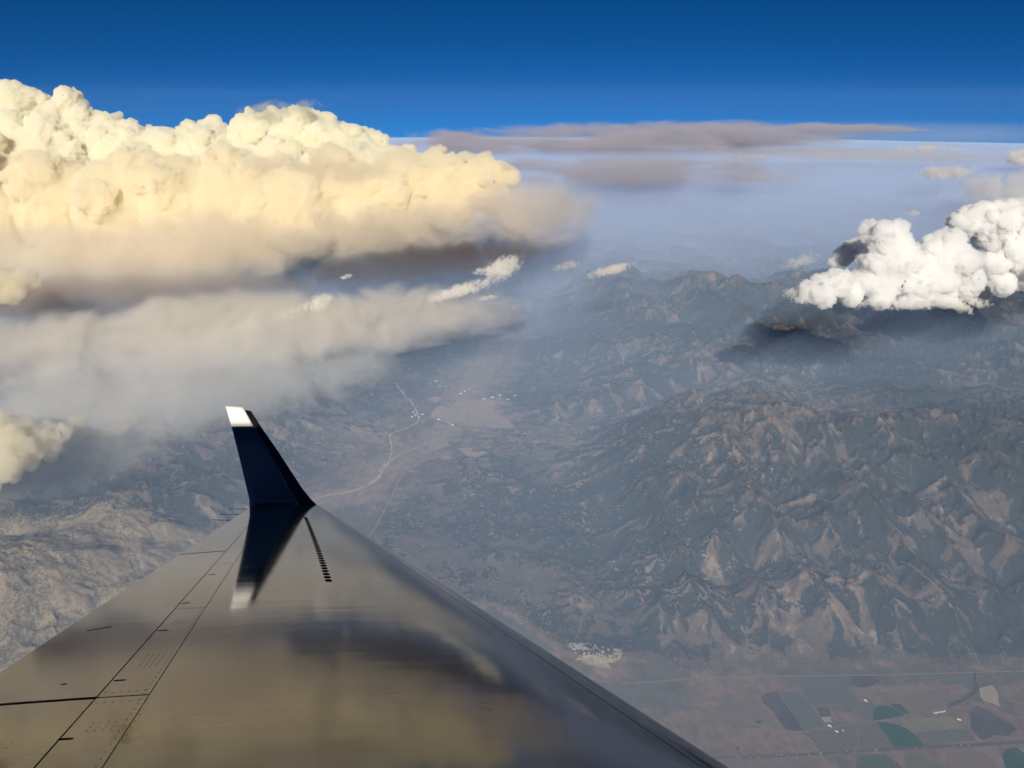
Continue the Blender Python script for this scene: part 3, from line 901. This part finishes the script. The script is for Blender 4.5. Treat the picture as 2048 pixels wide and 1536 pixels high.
def _ball_mesh(seed, amp=0.10, ns=56, nr=30):
    th = np.linspace(0, math.pi, nr + 1); ph = np.linspace(0, 2 * math.pi, ns, endpoint=False)
    v = [(0, 0, 1)]
    for t in th[1:-1]:
        for p in ph: v.append((math.sin(t) * math.cos(p), math.sin(t) * math.sin(p), math.cos(t)))
    v.append((0, 0, -1)); v = np.array(v)
    v = v * (0.98 + amp * fbm3(v * 1.7 + seed * 5.1, 3))[:, None]
    q = []
    for k in range(ns): q.append((0, 1 + k, 1 + (k + 1) % ns))
    for i in range(nr - 2):
        for k in range(ns):
            a, b = 1 + i * ns + k, 1 + i * ns + (k + 1) % ns
            q.append((a, a + ns, b + ns, b))
    z = len(v) - 1; w = 1 + (nr - 2) * ns
    for k in range(ns): q.append((z, w + (k + 1) % ns, w + k))
    return mesh_py(v, q)


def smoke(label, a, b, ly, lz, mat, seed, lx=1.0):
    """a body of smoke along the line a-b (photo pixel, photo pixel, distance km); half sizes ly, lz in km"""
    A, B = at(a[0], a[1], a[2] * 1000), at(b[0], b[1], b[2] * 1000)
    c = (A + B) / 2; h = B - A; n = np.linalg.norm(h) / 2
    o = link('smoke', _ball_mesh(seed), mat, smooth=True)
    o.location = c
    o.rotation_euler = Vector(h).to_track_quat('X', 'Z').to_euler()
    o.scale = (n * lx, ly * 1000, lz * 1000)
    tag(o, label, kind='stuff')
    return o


TAN = (0.952, 0.917, 0.865)
smoke('tan smoke skirt hanging below the billows of the fire cloud', (-300, 535, 28.5), (1130, 432, 32), 2.2, 1.5,
      mat_soft('smoke_warm', (0.972, 0.922, 0.835), 700, 1900, rough=2.7, soft=.8), 1)
smoke('smooth smoke sheet under the left end of the fire cloud', (-350, 565, 27.5), (640, 530, 29.5), 2.0, 1.5,
      mat_soft('smoke_low_warm', (0.965, 0.92, 0.84), 750, 2600, rough=2.0), 2)
smoke('grey smoke thinning out at the right end of the fire cloud', (880, 440, 31.3), (1230, 408, 33.5), 1.6, 1.7,
      mat_soft('smoke_grey_end', (0.92, 0.88, 0.85), 620, 2000, rough=2.2), 3)
smoke('sunlit smoke deck stretching under the dark gap below the fire cloud', (-420, 738, 17.9), (1130, 603, 24.3), 2.2, 1.15,
      mat_soft('smoke_deck', TAN, 600, 1700, rough=2.9, soft=.8), 4)
smoke('grey smoke veil sinking to the ground beyond the wing tip', (-380, 880, 15.2), (860, 705, 21.5), 2.2, 1.35,
      mat_soft('smoke_veil', (0.94, 0.93, 0.91), 1200, 1500, rough=2.5), 5)
smoke('thin smoke drifting over the slopes at the left edge', (-350, 985, 14.2), (560, 800, 19.5), 1.9, 1.1,
      mat_soft('smoke_thin', (0.94, 0.935, 0.91), 1900, 1500, rough=2.4), 6)
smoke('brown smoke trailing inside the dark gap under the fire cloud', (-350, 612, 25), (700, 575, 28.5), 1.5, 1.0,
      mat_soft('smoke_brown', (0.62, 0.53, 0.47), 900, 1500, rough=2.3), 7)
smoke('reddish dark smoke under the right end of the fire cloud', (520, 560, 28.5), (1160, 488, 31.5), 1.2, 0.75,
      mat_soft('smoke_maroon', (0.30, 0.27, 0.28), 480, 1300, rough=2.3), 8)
M_FIRE = mat_volume('fire_smoke', (0.992, 0.955, 0.845), 260.0)


def plume(label, lst, seed, mat=None, voxel=40, lv=((11, .42), (7, .42))):
    o = puffs('smoke_plume', pxballs(lst), mat or M_FIRE, voxel, seed=seed, lv=lv, disp=(350, .25, 110, .3))
    return tag(o, label, 'smoke plume')


plume('glowing yellow smoke plume rising from the fire at the left edge', [(-90, 930, 14.11, 60), (-40, 925, 13.94, 50), (0, 930, 13.86, 38), (20, 900, 14.11, 40), (55, 900, 14.45, 32), (85, 885, 14.78, 30), (-20, 880, 14.28, 50), (40, 865, 14.70, 30), (105, 868, 15.12, 22), (-30, 960, 13.69, 30), (95, 900, 14.9, 24), (125, 868, 15.1, 20), (60, 925, 14.3, 18), (30, 948, 14, 18)], 51)
plume('small pinkish smoke plume on the slope above the wing', [(210, 868, 16.63, 10), (228, 860, 16.80, 13), (248, 848, 16.97, 16), (262, 835, 17.14, 14), (240, 836, 16.97, 14)], 52, mat_volume('pink_smoke', (0.985, 0.93, 0.71), 520.0), 40)
plume('thin dull plume between the two brighter ones', [(150, 880, 15.79, 12), (158, 862, 15.96, 14), (150, 842, 16.13, 18), (140, 858, 15.96, 14)], 53, mat_volume('dull_smoke', (0.98, 0.93, 0.71), 700.0), 45)
plume('bright yellow smoke head lit at the left edge below the fire cloud', [(-60, 578, 22, 45), (-10, 572, 22, 38), (30, 570, 22, 26), (58, 560, 22.2, 18), (20, 590, 21.8, 20), (75, 565, 22.2, 10)], 54, None, 50)
smoke('pale soft veil fading upward along the right horizon', (900, 268, 150), (2500, 268, 150), 34, 3.4,
      mat_soft('horizon_veil', (0.72, 0.84, 1.0), 42000, 30000, squash=(1, 1, 6), rough=1.0, lo=0.32, detail=4), 17)
smoke('grey brown smoke film across the billows of the fire cloud', (400, 345, 31), (900, 345, 32), 0.8, 0.95,
      mat_soft('smoke_film', (0.92, 0.87, 0.81), 1300, 1500, rough=2.8), 16)
smoke('dark smoke wisp drifting over the middle top of the fire cloud', (425, 226, 34), (680, 208, 34.5), 0.9, 0.42,
      mat_soft('smoke_wisp', (0.72, 0.70, 0.66), 900, 800, rough=3.6, lo=0.45), 15)


def feather(label, a, b, rpx, seed, scale=170, mfp=70, color=(0.998, 0.988, 0.955), rough=2.6, lo=0.62, flat=0.8, tilt=1.0):
    """a torn little cloud along a line; rpx half thickness in photograph pixels"""
    A, B = at(a[0], a[1], a[2] * 1000), at(b[0], b[1], b[2] * 1000)
    r = rpx / FPX * np.linalg.norm((A + B) / 2) / 1000
    o = smoke(label, a, b, r * 1.5, r * flat * tilt * 1.3, mat_soft('torn_cloud', color, mfp, scale, soft=0.45, rough=rough * 1.5, lo=lo, detail=8), seed, 1.2)
    o.name = 'cloud'; del o['kind']
    return tag(o, label, 'cloud')


feather('bright cream string of cumulus in front of the dark gap', (830, 606, 22.3), (1010, 556, 23), 17, 31)
feather('feathery upright cloud tuft at the end of the bright string', (965, 556, 23), (1045, 516, 23.2), 26, 32, 130, rough=3.0)
feather('thin white rag above the bright string', (940, 548, 23.2), (1000, 534, 23.2), 9, 33, 120)
feather('pale string of ragged cumulus above the wing tip', (425, 672, 20.8), (640, 612, 21.6), 17, 34, 170, rough=2.8)
feather('small tuft of cloud rising at the end of the pale string', (612, 618, 21.6), (668, 594, 21.8), 20, 35, 130, rough=3.0)
feather('flat white cloud floating beyond the bright string', (1158, 556, 26), (1282, 524, 26.4), 15, 36, 230, 90, (0.998, 0.975, 0.95), 2.0)
feather('dim pinkish cloud left of the flat white cloud', (1095, 538, 26), (1170, 526, 26), 12, 37, 200, 220, (0.995, 0.95, 0.92), 2.4)
feather('tiny white wisp above the hazy valley', (950, 601, 22), (1000, 590, 22), 7, 38, 110)
feather('tiny bright wisp at the left end of the dark gap', (676, 558, 23), (708, 549, 23), 6, 39, 110)
feather('thin feathery wisps left of the shaded cumulus', (1560, 534, 18), (1642, 510, 18), 14, 40, 110, 170, rough=3.0)
feather('small white puff left of the ragged cumulus lobe', (1562, 592, 17), (1598, 578, 17), 10, 41, 110)
feather('little white fragment trailing under the cumulus towers', (1880, 592, 17), (1948, 626, 17), 16, 42, 140, rough=2.4)
feather('tiny white puffs right of the cumulus towers', (1915, 598, 17), (1985, 610, 17), 11, 43, 110, rough=3.0)
feather('tiny white cloud high above the cumulus towers', (1808, 428, 34), (1842, 424, 34), 7, 44, 200, 120)
FARC = (0.998, 0.965, 0.94)
feather('far pinkish cumulus row near the horizon', (1440, 320, 92), (1545, 312, 92), 10, 45, 900, 500, FARC, 2.2)
feather('pinkish far cloud below the horizon row', (1452, 364, 62), (1556, 350, 62), 11, 46, 600, 350, FARC, 2.4)
feather('low line of tiny far clouds under the smoke sheet', (1585, 313, 100), (1690, 309, 100), 6, 47, 900, 500, FARC, 2.4)
feather('far white clouds on the horizon right of the sheet', (1760, 300, 100), (1945, 297, 100), 9, 48, 1100, 500, FARC, 2.6)
feather('hazy white cumulus field right of the middle distance', (1810, 350, 55), (1960, 340, 55), 16, 49, 700, 350, FARC, 2.6)
feather('far tower of cumulus at the right end of the horizon', (1985, 318, 80), (2120, 312, 80), 20, 50, 900, 350, FARC, 2.0)
feather('broad pale cloud veil above the white cumulus bank', (1860, 385, 45), (2250, 360, 45), 42, 58, 1500, 900, FARC, 1.8)
feather('ragged white shred along the base of the cumulus towers', (1680, 606, 16.9), (1960, 604, 16.9), 17, 59, 150, 60, (0.998, 0.997, 0.995), 2.3)
feather('torn white fringe on the left side of the cumulus lobe', (1575, 600, 16.7), (1720, 545, 16.9), 26, 60, 130, 80, (0.998, 0.997, 0.995), 2.8)

# far smoke sheets near the horizon
M_FAR = mat_soft('smoke_far', (0.74, 0.70, 0.77), 2400, 12000, squash=(1, 1, 5), rough=3.4, lo=0.35)
smoke('long mauve smoke sheet along the horizon', (560, 290, 112), (1880, 264, 122), 17, 2.6, M_FAR, 11)
smoke('grey smoke sheet below the horizon, right of the fire cloud', (820, 336, 60), (1740, 344, 58), 7, 1.35, mat_soft('smoke_sheet', (0.74, 0.71, 0.78), 2000, 6500, squash=(1, 1, 5), rough=3.4, lo=0.35), 12)
smoke('thin mauve smoke sheet between the horizon sheet and the white clouds', (1250, 300, 85), (2150, 318, 80), 8, 0.8, mat_soft('smoke_thin_sheet', (0.90, 0.88, 0.91), 6000, 12000, squash=(1, 1, 8), rough=1.6), 14)
smoke('dark smoke streak reaching right along the top of the horizon haze', (1380, 250, 120), (1930, 260, 118), 9, 0.75, M_FAR, 13)

# ================================================================== AIRCRAFT
SLOPE = 0.4553
EYE = 1.4
WN = np.array([0, SLOPE, 1.0]); WN /= np.linalg.norm(WN)


def onwing(px, py):
    r = ray(px, py)
    return r * (-EYE / (r[2] + SLOPE * r[1]))


def _lin(a, b, y):
    k = (y - a[1]) / (b[1] - a[1]); return a + (b - a) * k


LE1, TE1 = onwing(640, 1012), onwing(500, 1015)
LE0, TE0 = _lin(onwing(1450, 1536), LE1, 0.3), _lin(onwing(0, 1345), TE1, 0.3)


def airfoil(c, tc=0.10):
    c = np.clip(c, 0, 1)
    return 5 * tc * (0.2969 * np.sqrt(c) - 0.126 * c - 0.3516 * c ** 2 + 0.2843 * c ** 3 - 0.1036 * c ** 4)


def wing_pt(s, c, lift=0.0, side=1):
    """s span 0..1, c chord 0 (leading edge)..1; side 1 upper skin, -1 lower"""
    l = LE0 + (LE1 - LE0) * s; t = TE0 + (TE1 - TE0) * s
    ch = np.linalg.norm(t - l)
    k = 0.62 if side > 0 else 0.38
    return l + (t - l) * c + WN * (side * airfoil(c) * ch * k + lift)


def patch(s0, s1, c0, c1, ns, nc, lift=0.0, thick=0.02):
    """curved panel following the upper skin, with its edges turned down"""
    S = np.linspace(s0, s1, ns + 1); T = np.linspace(0, 1, nc + 1)
    f0 = c0 if callable(c0) else (lambda s: c0); f1 = c1 if callable(c1) else (lambda s: c1)
    v = []
    for a in S:
        for t in T:
            v.append(wing_pt(a, f0(a) + (f1(a) - f0(a)) * t, lift))
    q = []
    W = nc + 1
    for i in range(ns):
        for j in range(nc):
            q.append((i * W + j, (i + 1) * W + j, (i + 1) * W + j + 1, i * W + j + 1))
    rim = [i * W for i in range(ns + 1)] + [ns * W + j for j in range(1, nc + 1)] + [i * W + nc for i in range(ns - 1, -1, -1)] + [j for j in range(nc - 1, 0, -1)]
    base = len(v); n = len(rim)
    for k in rim: v.append(np.array(v[k]))
    for k in rim: v.append(np.array(v[k]) - WN * thick)
    for k in range(n):
        q.append((base + k, base + n + k, base + n + (k + 1) % n, base + (k + 1) % n))
    return np.array(v), q


def mat_skin():
    m = bpy.data.materials.new('wing_paint'); m.use_nodes = True
    nt = m.node_tree; b = nt.nodes['Principled BSDF']; L = nt.links.new
    b.inputs['Base Color'].default_value = (0.07, 0.072, 0.076, 1)
    b.inputs['Metallic'].default_value = 0.0; b.inputs['IOR'].default_value = 1.33
    b.inputs['Roughness'].default_value = 0.06
    tc = nt.nodes.new('ShaderNodeTexCoord')
    mp = nt.nodes.new('ShaderNodeMapping'); mp.inputs['Scale'].default_value = (0.5, 2.2, 1)
    no = nt.nodes.new('ShaderNodeTexNoise'); no.inputs['Scale'].default_value = 3.0; no.inputs['Detail'].default_value = 3
    bu = nt.nodes.new('ShaderNodeBump'); bu.inputs['Strength'].default_value = 0.022; bu.inputs['Distance'].default_value = 0.02
    L(tc.outputs['Object'], mp.inputs['Vector']); L(mp.outputs[0], no.inputs['Vector']); L(no.outputs['Fac'], bu.inputs['Height'])
    L(bu.outputs[0], b.inputs['Normal'])
    # wear: streaks of duller paint along the airflow, faint mottling of the coat
    mp2 = nt.nodes.new('ShaderNodeMapping'); mp2.inputs['Scale'].default_value = (0.35, 3.5, 0.6)
    n2 = nt.nodes.new('ShaderNodeTexNoise'); n2.inputs['Scale'].default_value = 2.2; n2.inputs['Detail'].default_value = 6
    L(tc.outputs['Object'], mp2.inputs['Vector']); L(mp2.outputs[0], n2.inputs['Vector'])
    mr = nt.nodes.new('ShaderNodeMapRange'); mr.inputs[1].default_value = .35; mr.inputs[2].default_value = .7
    mr.inputs[3].default_value = 0.05; mr.inputs[4].default_value = 0.085
    L(n2.outputs['Fac'], mr.inputs[0]); L(mr.outputs[0], b.inputs['Roughness'])
    mx = nt.nodes.new('ShaderNodeMix'); mx.data_type = 'RGBA'
    mx.inputs[6].default_value = (0.060, 0.061, 0.064, 1); mx.inputs[7].default_value = (0.085, 0.084, 0.084, 1)
    L(n2.outputs['Fac'], mx.inputs[0]); L(mx.outputs[2], b.inputs['Base Color'])
    return m


M_SKIN = mat_skin()
M_DARKGAP = mat_simple('gap_dark', (0.02, 0.022, 0.025), 0.6)
M_SHADE_NAVY = mat_simple('winglet_shade_navy', (0.09, 0.125, 0.155), 0.25, 0.0, 0.5)  # fuselage shade put into the colour of the winglet body
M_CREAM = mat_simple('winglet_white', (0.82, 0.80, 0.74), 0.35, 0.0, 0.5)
M_BLACK = mat_simple('boot_black', (0.012, 0.012, 0.016), 0.35, 0.0, 0.5)

plane = empty('airliner', tuple((LE0 + TE0) / 2))
tag(plane, 'airliner wing with upturned winglet, shaded below its sunlit tip, seen from a cabin window', 'airplane')
bpy.context.view_layer.update()


def part(name, v, q, mat, parent=plane, smooth=True):
    v = np.asarray(v, float) - np.array(parent.matrix_world.translation)
    o = link(name, mesh_py(v, q), mat, parent, smooth)
    return o


def build_wing():
    # core: closed wing body just under the skins
    NS, NC = 24, 28
    S = np.linspace(0, 1, NS + 1); T = (1 - np.cos(np.linspace(0, math.pi, NC + 1))) / 2
    v, q = [], []
    for s in S:
        for c in T: v.append(wing_pt(s, c, -0.035))
        for c in T: v.append(wing_pt(s, c, -0.02, -1))
    W = 2 * (NC + 1)
    for i in range(NS):
        for j in range(NC):
            q.append((i * W + j, (i + 1) * W + j, (i + 1) * W + j + 1, i * W + j + 1))
            a = NC + 1
            q.append((i * W + a + j, i * W + a + j + 1, (i + 1) * W + a + j + 1, (i + 1) * W + a + j))
    part('wing_core', v, q, M_DARKGAP)
    c1 = lambda s: 0.704
    v, q = patch(0, 1, 0.0545, 0.7035, 40, 40); part('wing_skin', v, q, M_SKIN)
    # leading edge: rounded nose wrapping under
    v, q = [], []
    cs = list(0.053 * (np.linspace(1, 0, 13) ** 1.6)); lower = list(0.06 * (np.linspace(0, 1, 9)[1:] ** 1.6))
    S = np.linspace(0, 1, 31)
    for s in S:
        for c in cs: v.append(wing_pt(s, c))
        for c in lower: v.append(wing_pt(s, c, 0, -1))
    W = len(cs) + len(lower)
    for i in range(30):
        for j in range(W - 1): q.append((i * W + j, i * W + j + 1, (i + 1) * W + j + 1, (i + 1) * W + j))
    part('leading_edge', v, q, M_SKIN)
    ys = lambda y: (y - LE0[1]) / (LE1[1] - LE0[1])
    cuts = [0.0, ys(3.2), ys(5.25), ys(7.5)]
    g = 0.0005
    for a, b in zip(cuts[:-1], cuts[1:]):
        v, q = patch(a + g, b - g, 0.7050, 0.7805, 8, 6); part('spoiler', v, q, M_SKIN)
    v, q = patch(cuts[-1] + g, 1, 0.7050, 0.7805, 14, 6); part('aft_skin', v, q, M_SKIN)
    a = cuts[1]
    v, q = patch(0, a - 0.0012, 0.7830, 1.0, 8, 10); part('flap', v, q, M_SKIN)
    b = ys(8.6)
    v, q = patch(a + 0.0012, b - 0.0018, 0.7830, 1.0, 12, 10); part('aileron', v, q, M_SKIN)
    v, q = patch(b + 0.0018, 1, 0.7830, 1.0, 12, 10); part('tip_panel', v, q, M_SKIN)


build_wing()


def disc_on_wing(s, c, rs, rc, lift=0.004, n=14, rot=0.0):
    """a small flat oval plate on the upper skin; rs spanwise, rc chordwise half size in metres"""
    p = wing_pt(s, c, lift); e = 1e-3
    ts = wing_pt(s + e, c) - wing_pt(s, c); ts /= np.linalg.norm(ts)
    tc_ = wing_pt(s, c + e) - wing_pt(s, c); tc_ /= np.linalg.norm(tc_)
    up = np.cross(tc_, ts); up /= np.linalg.norm(up)
    if up[2] < 0: up = -up
    v = []
    for h in (0.0, -0.008):
        for k in range(n):
            a = 2 * math.pi * k / n; v.append(p + ts * rs * math.cos(a) + tc_ * rc * math.sin(a) + up * h)
    f = [tuple(range(n)), tuple(range(2 * n - 1, n - 1, -1))] + [(k, n + k, n + (k + 1) % n, (k + 1) % n) for k in range(n)]
    return v, f


def spot(px, py):
    """span and chord fraction of the wing point seen at a photograph pixel"""
    p = onwing(px, py)
    for _ in range(6):
        s = (p[1] - LE0[1]) / (LE1[1] - LE0[1])
        l = LE0 + (LE1 - LE0) * s; t = TE0 + (TE1 - TE0) * s
        c = np.dot(p - l, t - l) / np.dot(t - l, t - l)
        s -= (l + (t - l) * c - p)[1] / (LE1[1] - LE0[1])
        h = np.dot(wing_pt(s, c) - p, WN); r = ray(px, py)
        p = p + r * (h / np.dot(r, WN))
    return s, float(np.clip(c, 0, 1))


def build_details():
    M_OVAL = mat_simple('oval_black', (0.006, 0.007, 0.009), 0.9, 0, 0.0)
    s0, c0 = spot(612, 1034); s1, c1 = spot(660, 1166)
    N = 38
    for k in range(N):
        t = (k + 0.5) / N
        v, f = disc_on_wing(s0 + (s1 - s0) * t, c0 + (c1 - c0) * t, 0.072, 0.034, 0.002)
        part('oval_plate', v, f, M_OVAL, smooth=False)
    for p in ((375, 1207), (330, 1262), (241, 1363), (131, 1482), (428, 1150)):
        s, c = spot(*p); v, f = disc_on_wing(s, c, 0.008, 0.035, 0.002); part('hinge_slot', v, f, M_OVAL, smooth=False)
    # rows of fastener heads, far too many and small to pick apart
    V, F = [], []
    def dot(s, c, r=0.0038):
        v, f = disc_on_wing(s, c, r, r, 0.0015, 8); b = len(V); V.extend(v); F.extend(tuple(b + i for i in q) for q in f)
    ys = lambda y: (y - LE0[1]) / (LE1[1] - LE0[1])
    for y in np.arange(2.3, 5.2, 0.07): dot(ys(y), 0.7125)
    for y in np.arange(2.6, 3.1, 0.08): dot(ys(y), 0.700)
    for c in np.arange(0.715, 0.775, 0.012):
        dot(ys(3.12), c); dot(ys(3.27), c)
    for y0 in (2.75, 3.7, 3.85, 4.75):
        for a in range(4):
            for b in range(3): dot(ys(y0 + 0.045 * b), 0.725 + 0.010 * a, 0.0034)
    for a in range(5):
        for b in range(2): dot(ys(2.62 + 0.05 * b), 0.84 + 0.012 * a, 0.0034)
    o = part('fasteners', V, F, mat_simple('fastener', (0.03, 0.03, 0.03), 0.4), smooth=False); o['kind'] = 'stuff'
    # small raised seams on the aft panels
    for (a, b, w) in (((180, 1262), (228, 1254), .006), ((125, 1371), (137, 1369), .006)):
        sa, ca = spot(*a); sb, cb = spot(*b)
        A, B = wing_pt(sa, ca, .002), wing_pt(sb, cb, .002); d = B - A; d /= np.linalg.norm(d); n = np.cross(WN, d) * w
        v = [A - n, B - n, B + n, A + n]; v = v + [p - WN * .006 for p in v]
        part('drain_slot', v, [(0, 1, 2, 3), (7, 6, 5, 4), (0, 4, 5, 1), (1, 5, 6, 2), (2, 6, 7, 3), (3, 7, 4, 0)], M_OVAL, smooth=False)
    # static discharge wicks on the trailing edge
    for px, py, l in ((498, 1018, .42), (482, 1029, .40), (468, 1040, .36)):
        s, _ = spot(px, py); p = wing_pt(min(s, .995), 1.0); d = np.array([-1.0, 0.05, 0.0]); v, f = [], []
        for k in range(2):
            for j in range(6):
                a = j * math.pi / 3; v.append(p + d * l * k + np.array([0, .006 * math.cos(a), .006 * math.sin(a)]))
        f = [(j, (j + 1) % 6, 6 + (j + 1) % 6, 6 + j) for j in range(6)] + [tuple(range(5, -1, -1)), tuple(range(6, 12))]
        part('static_wick', v, f, M_OVAL, smooth=False)


build_details()


def build_winglet():
    b0, b1 = LE1, TE1
    ch = b1 - b0
    ang = math.radians(24.5 + 14)
    D = np.array([0, math.sin(ang), math.cos(ang)])
    nrm = np.cross(ch, D); nrm /= np.linalg.norm(nrm)
    if nrm[1] > 0: nrm = -nrm                    # towards the cabin

    def hit(px, py):
        r = ray(px, py); return r * (np.dot(b0, nrm) / np.dot(r, nrm))

    # outline, leading edge and trailing edge, from the root up
    le = [hit(*p) for p in ((641, 1017), (620, 996), (604, 976), (560, 908), (520, 847), (502, 822))]
    te = [hit(*p) for p in ((499.5, 1022), (498, 996), (493, 975), (477, 908), (461, 847), (452, 815))]
    tip = [hit(498, 815), hit(490, 812.5)]
    n = len(le); K = 9

    def strip(rows, c0, c1, off):
        v, q = [], []
        for (l, t) in rows:
            for j in range(K):
                c = c0 + (c1 - c0) * j / (K - 1)
                v.append(l + (t - l) * c + nrm * (off + airfoil(c, .09) * np.linalg.norm(t - l) * .6))
        for i in range(len(rows) - 1):
            for j in range(K - 1): q.append((i * K + j, (i + 1) * K + j, (i + 1) * K + j + 1, i * K + j + 1))
        base = len(v)
        for p in list(v): v.append(np.array(p) - nrm * 0.05)
        for i in range(len(rows) - 1):
            for j in range(K - 1): q.append(tuple(base + k for k in (i * K + j, i * K + j + 1, (i + 1) * K + j + 1, (i + 1) * K + j)))
        rim = [i * K for i in range(len(rows))] + [(len(rows) - 1) * K + j for j in range(1, K)] + [i * K + K - 1 for i in range(len(rows) - 2, -1, -1)] + [j for j in range(K - 2, 0, -1)]
        for k in range(len(rim)):
            a, b = rim[k], rim[(k + 1) % len(rim)]; q.append((a, base + a, base + b, b))
        return v, q
    rows = list(zip(le, te))
    lw = hit(522, 853); tw = hit(463, 853)  # edge of the painted shade, sunlit tip above
    v, q = strip(rows[:4] + [(lw, tw)], 0.26, 1.0, 0); part('winglet', v, q, M_SHADE_NAVY)
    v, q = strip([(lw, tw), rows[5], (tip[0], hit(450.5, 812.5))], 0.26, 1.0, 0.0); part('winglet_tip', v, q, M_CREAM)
    v, q = strip(rows[:4] + [(lw, tw), rows[5]], 0.0, 0.255, 0.0); part('winglet_leading_edge', v, q, M_BLACK)


build_winglet()

# fuselage behind the window, it shades the wing
def build_fuselage():
    bank = math.radians(30)
    cy_, cz_ = -math.cos(bank) * 2.1 + 0.0, math.sin(bank) * 2.1 - 0.3
    n = 48; v, q = [], []
    prof = [(-16, .3), (-13, 1.2), (-9, 1.75), (-5, 1.88), (14, 1.88), (17, 1.6), (19, .9), (20, .1)]
    for x, r in prof:
        for k in range(n):
            a = 2 * math.pi * k / n
            v.append((x, cy_ + r * math.cos(a), cz_ + r * math.sin(a)))
    for i in range(len(prof) - 1):
        for k in range(n): q.append((i * n + k, i * n + (k + 1) % n, (i + 1) * n + (k + 1) % n, (i + 1) * n + k))
    part('fuselage', v, q, M_CREAM)


build_fuselage()
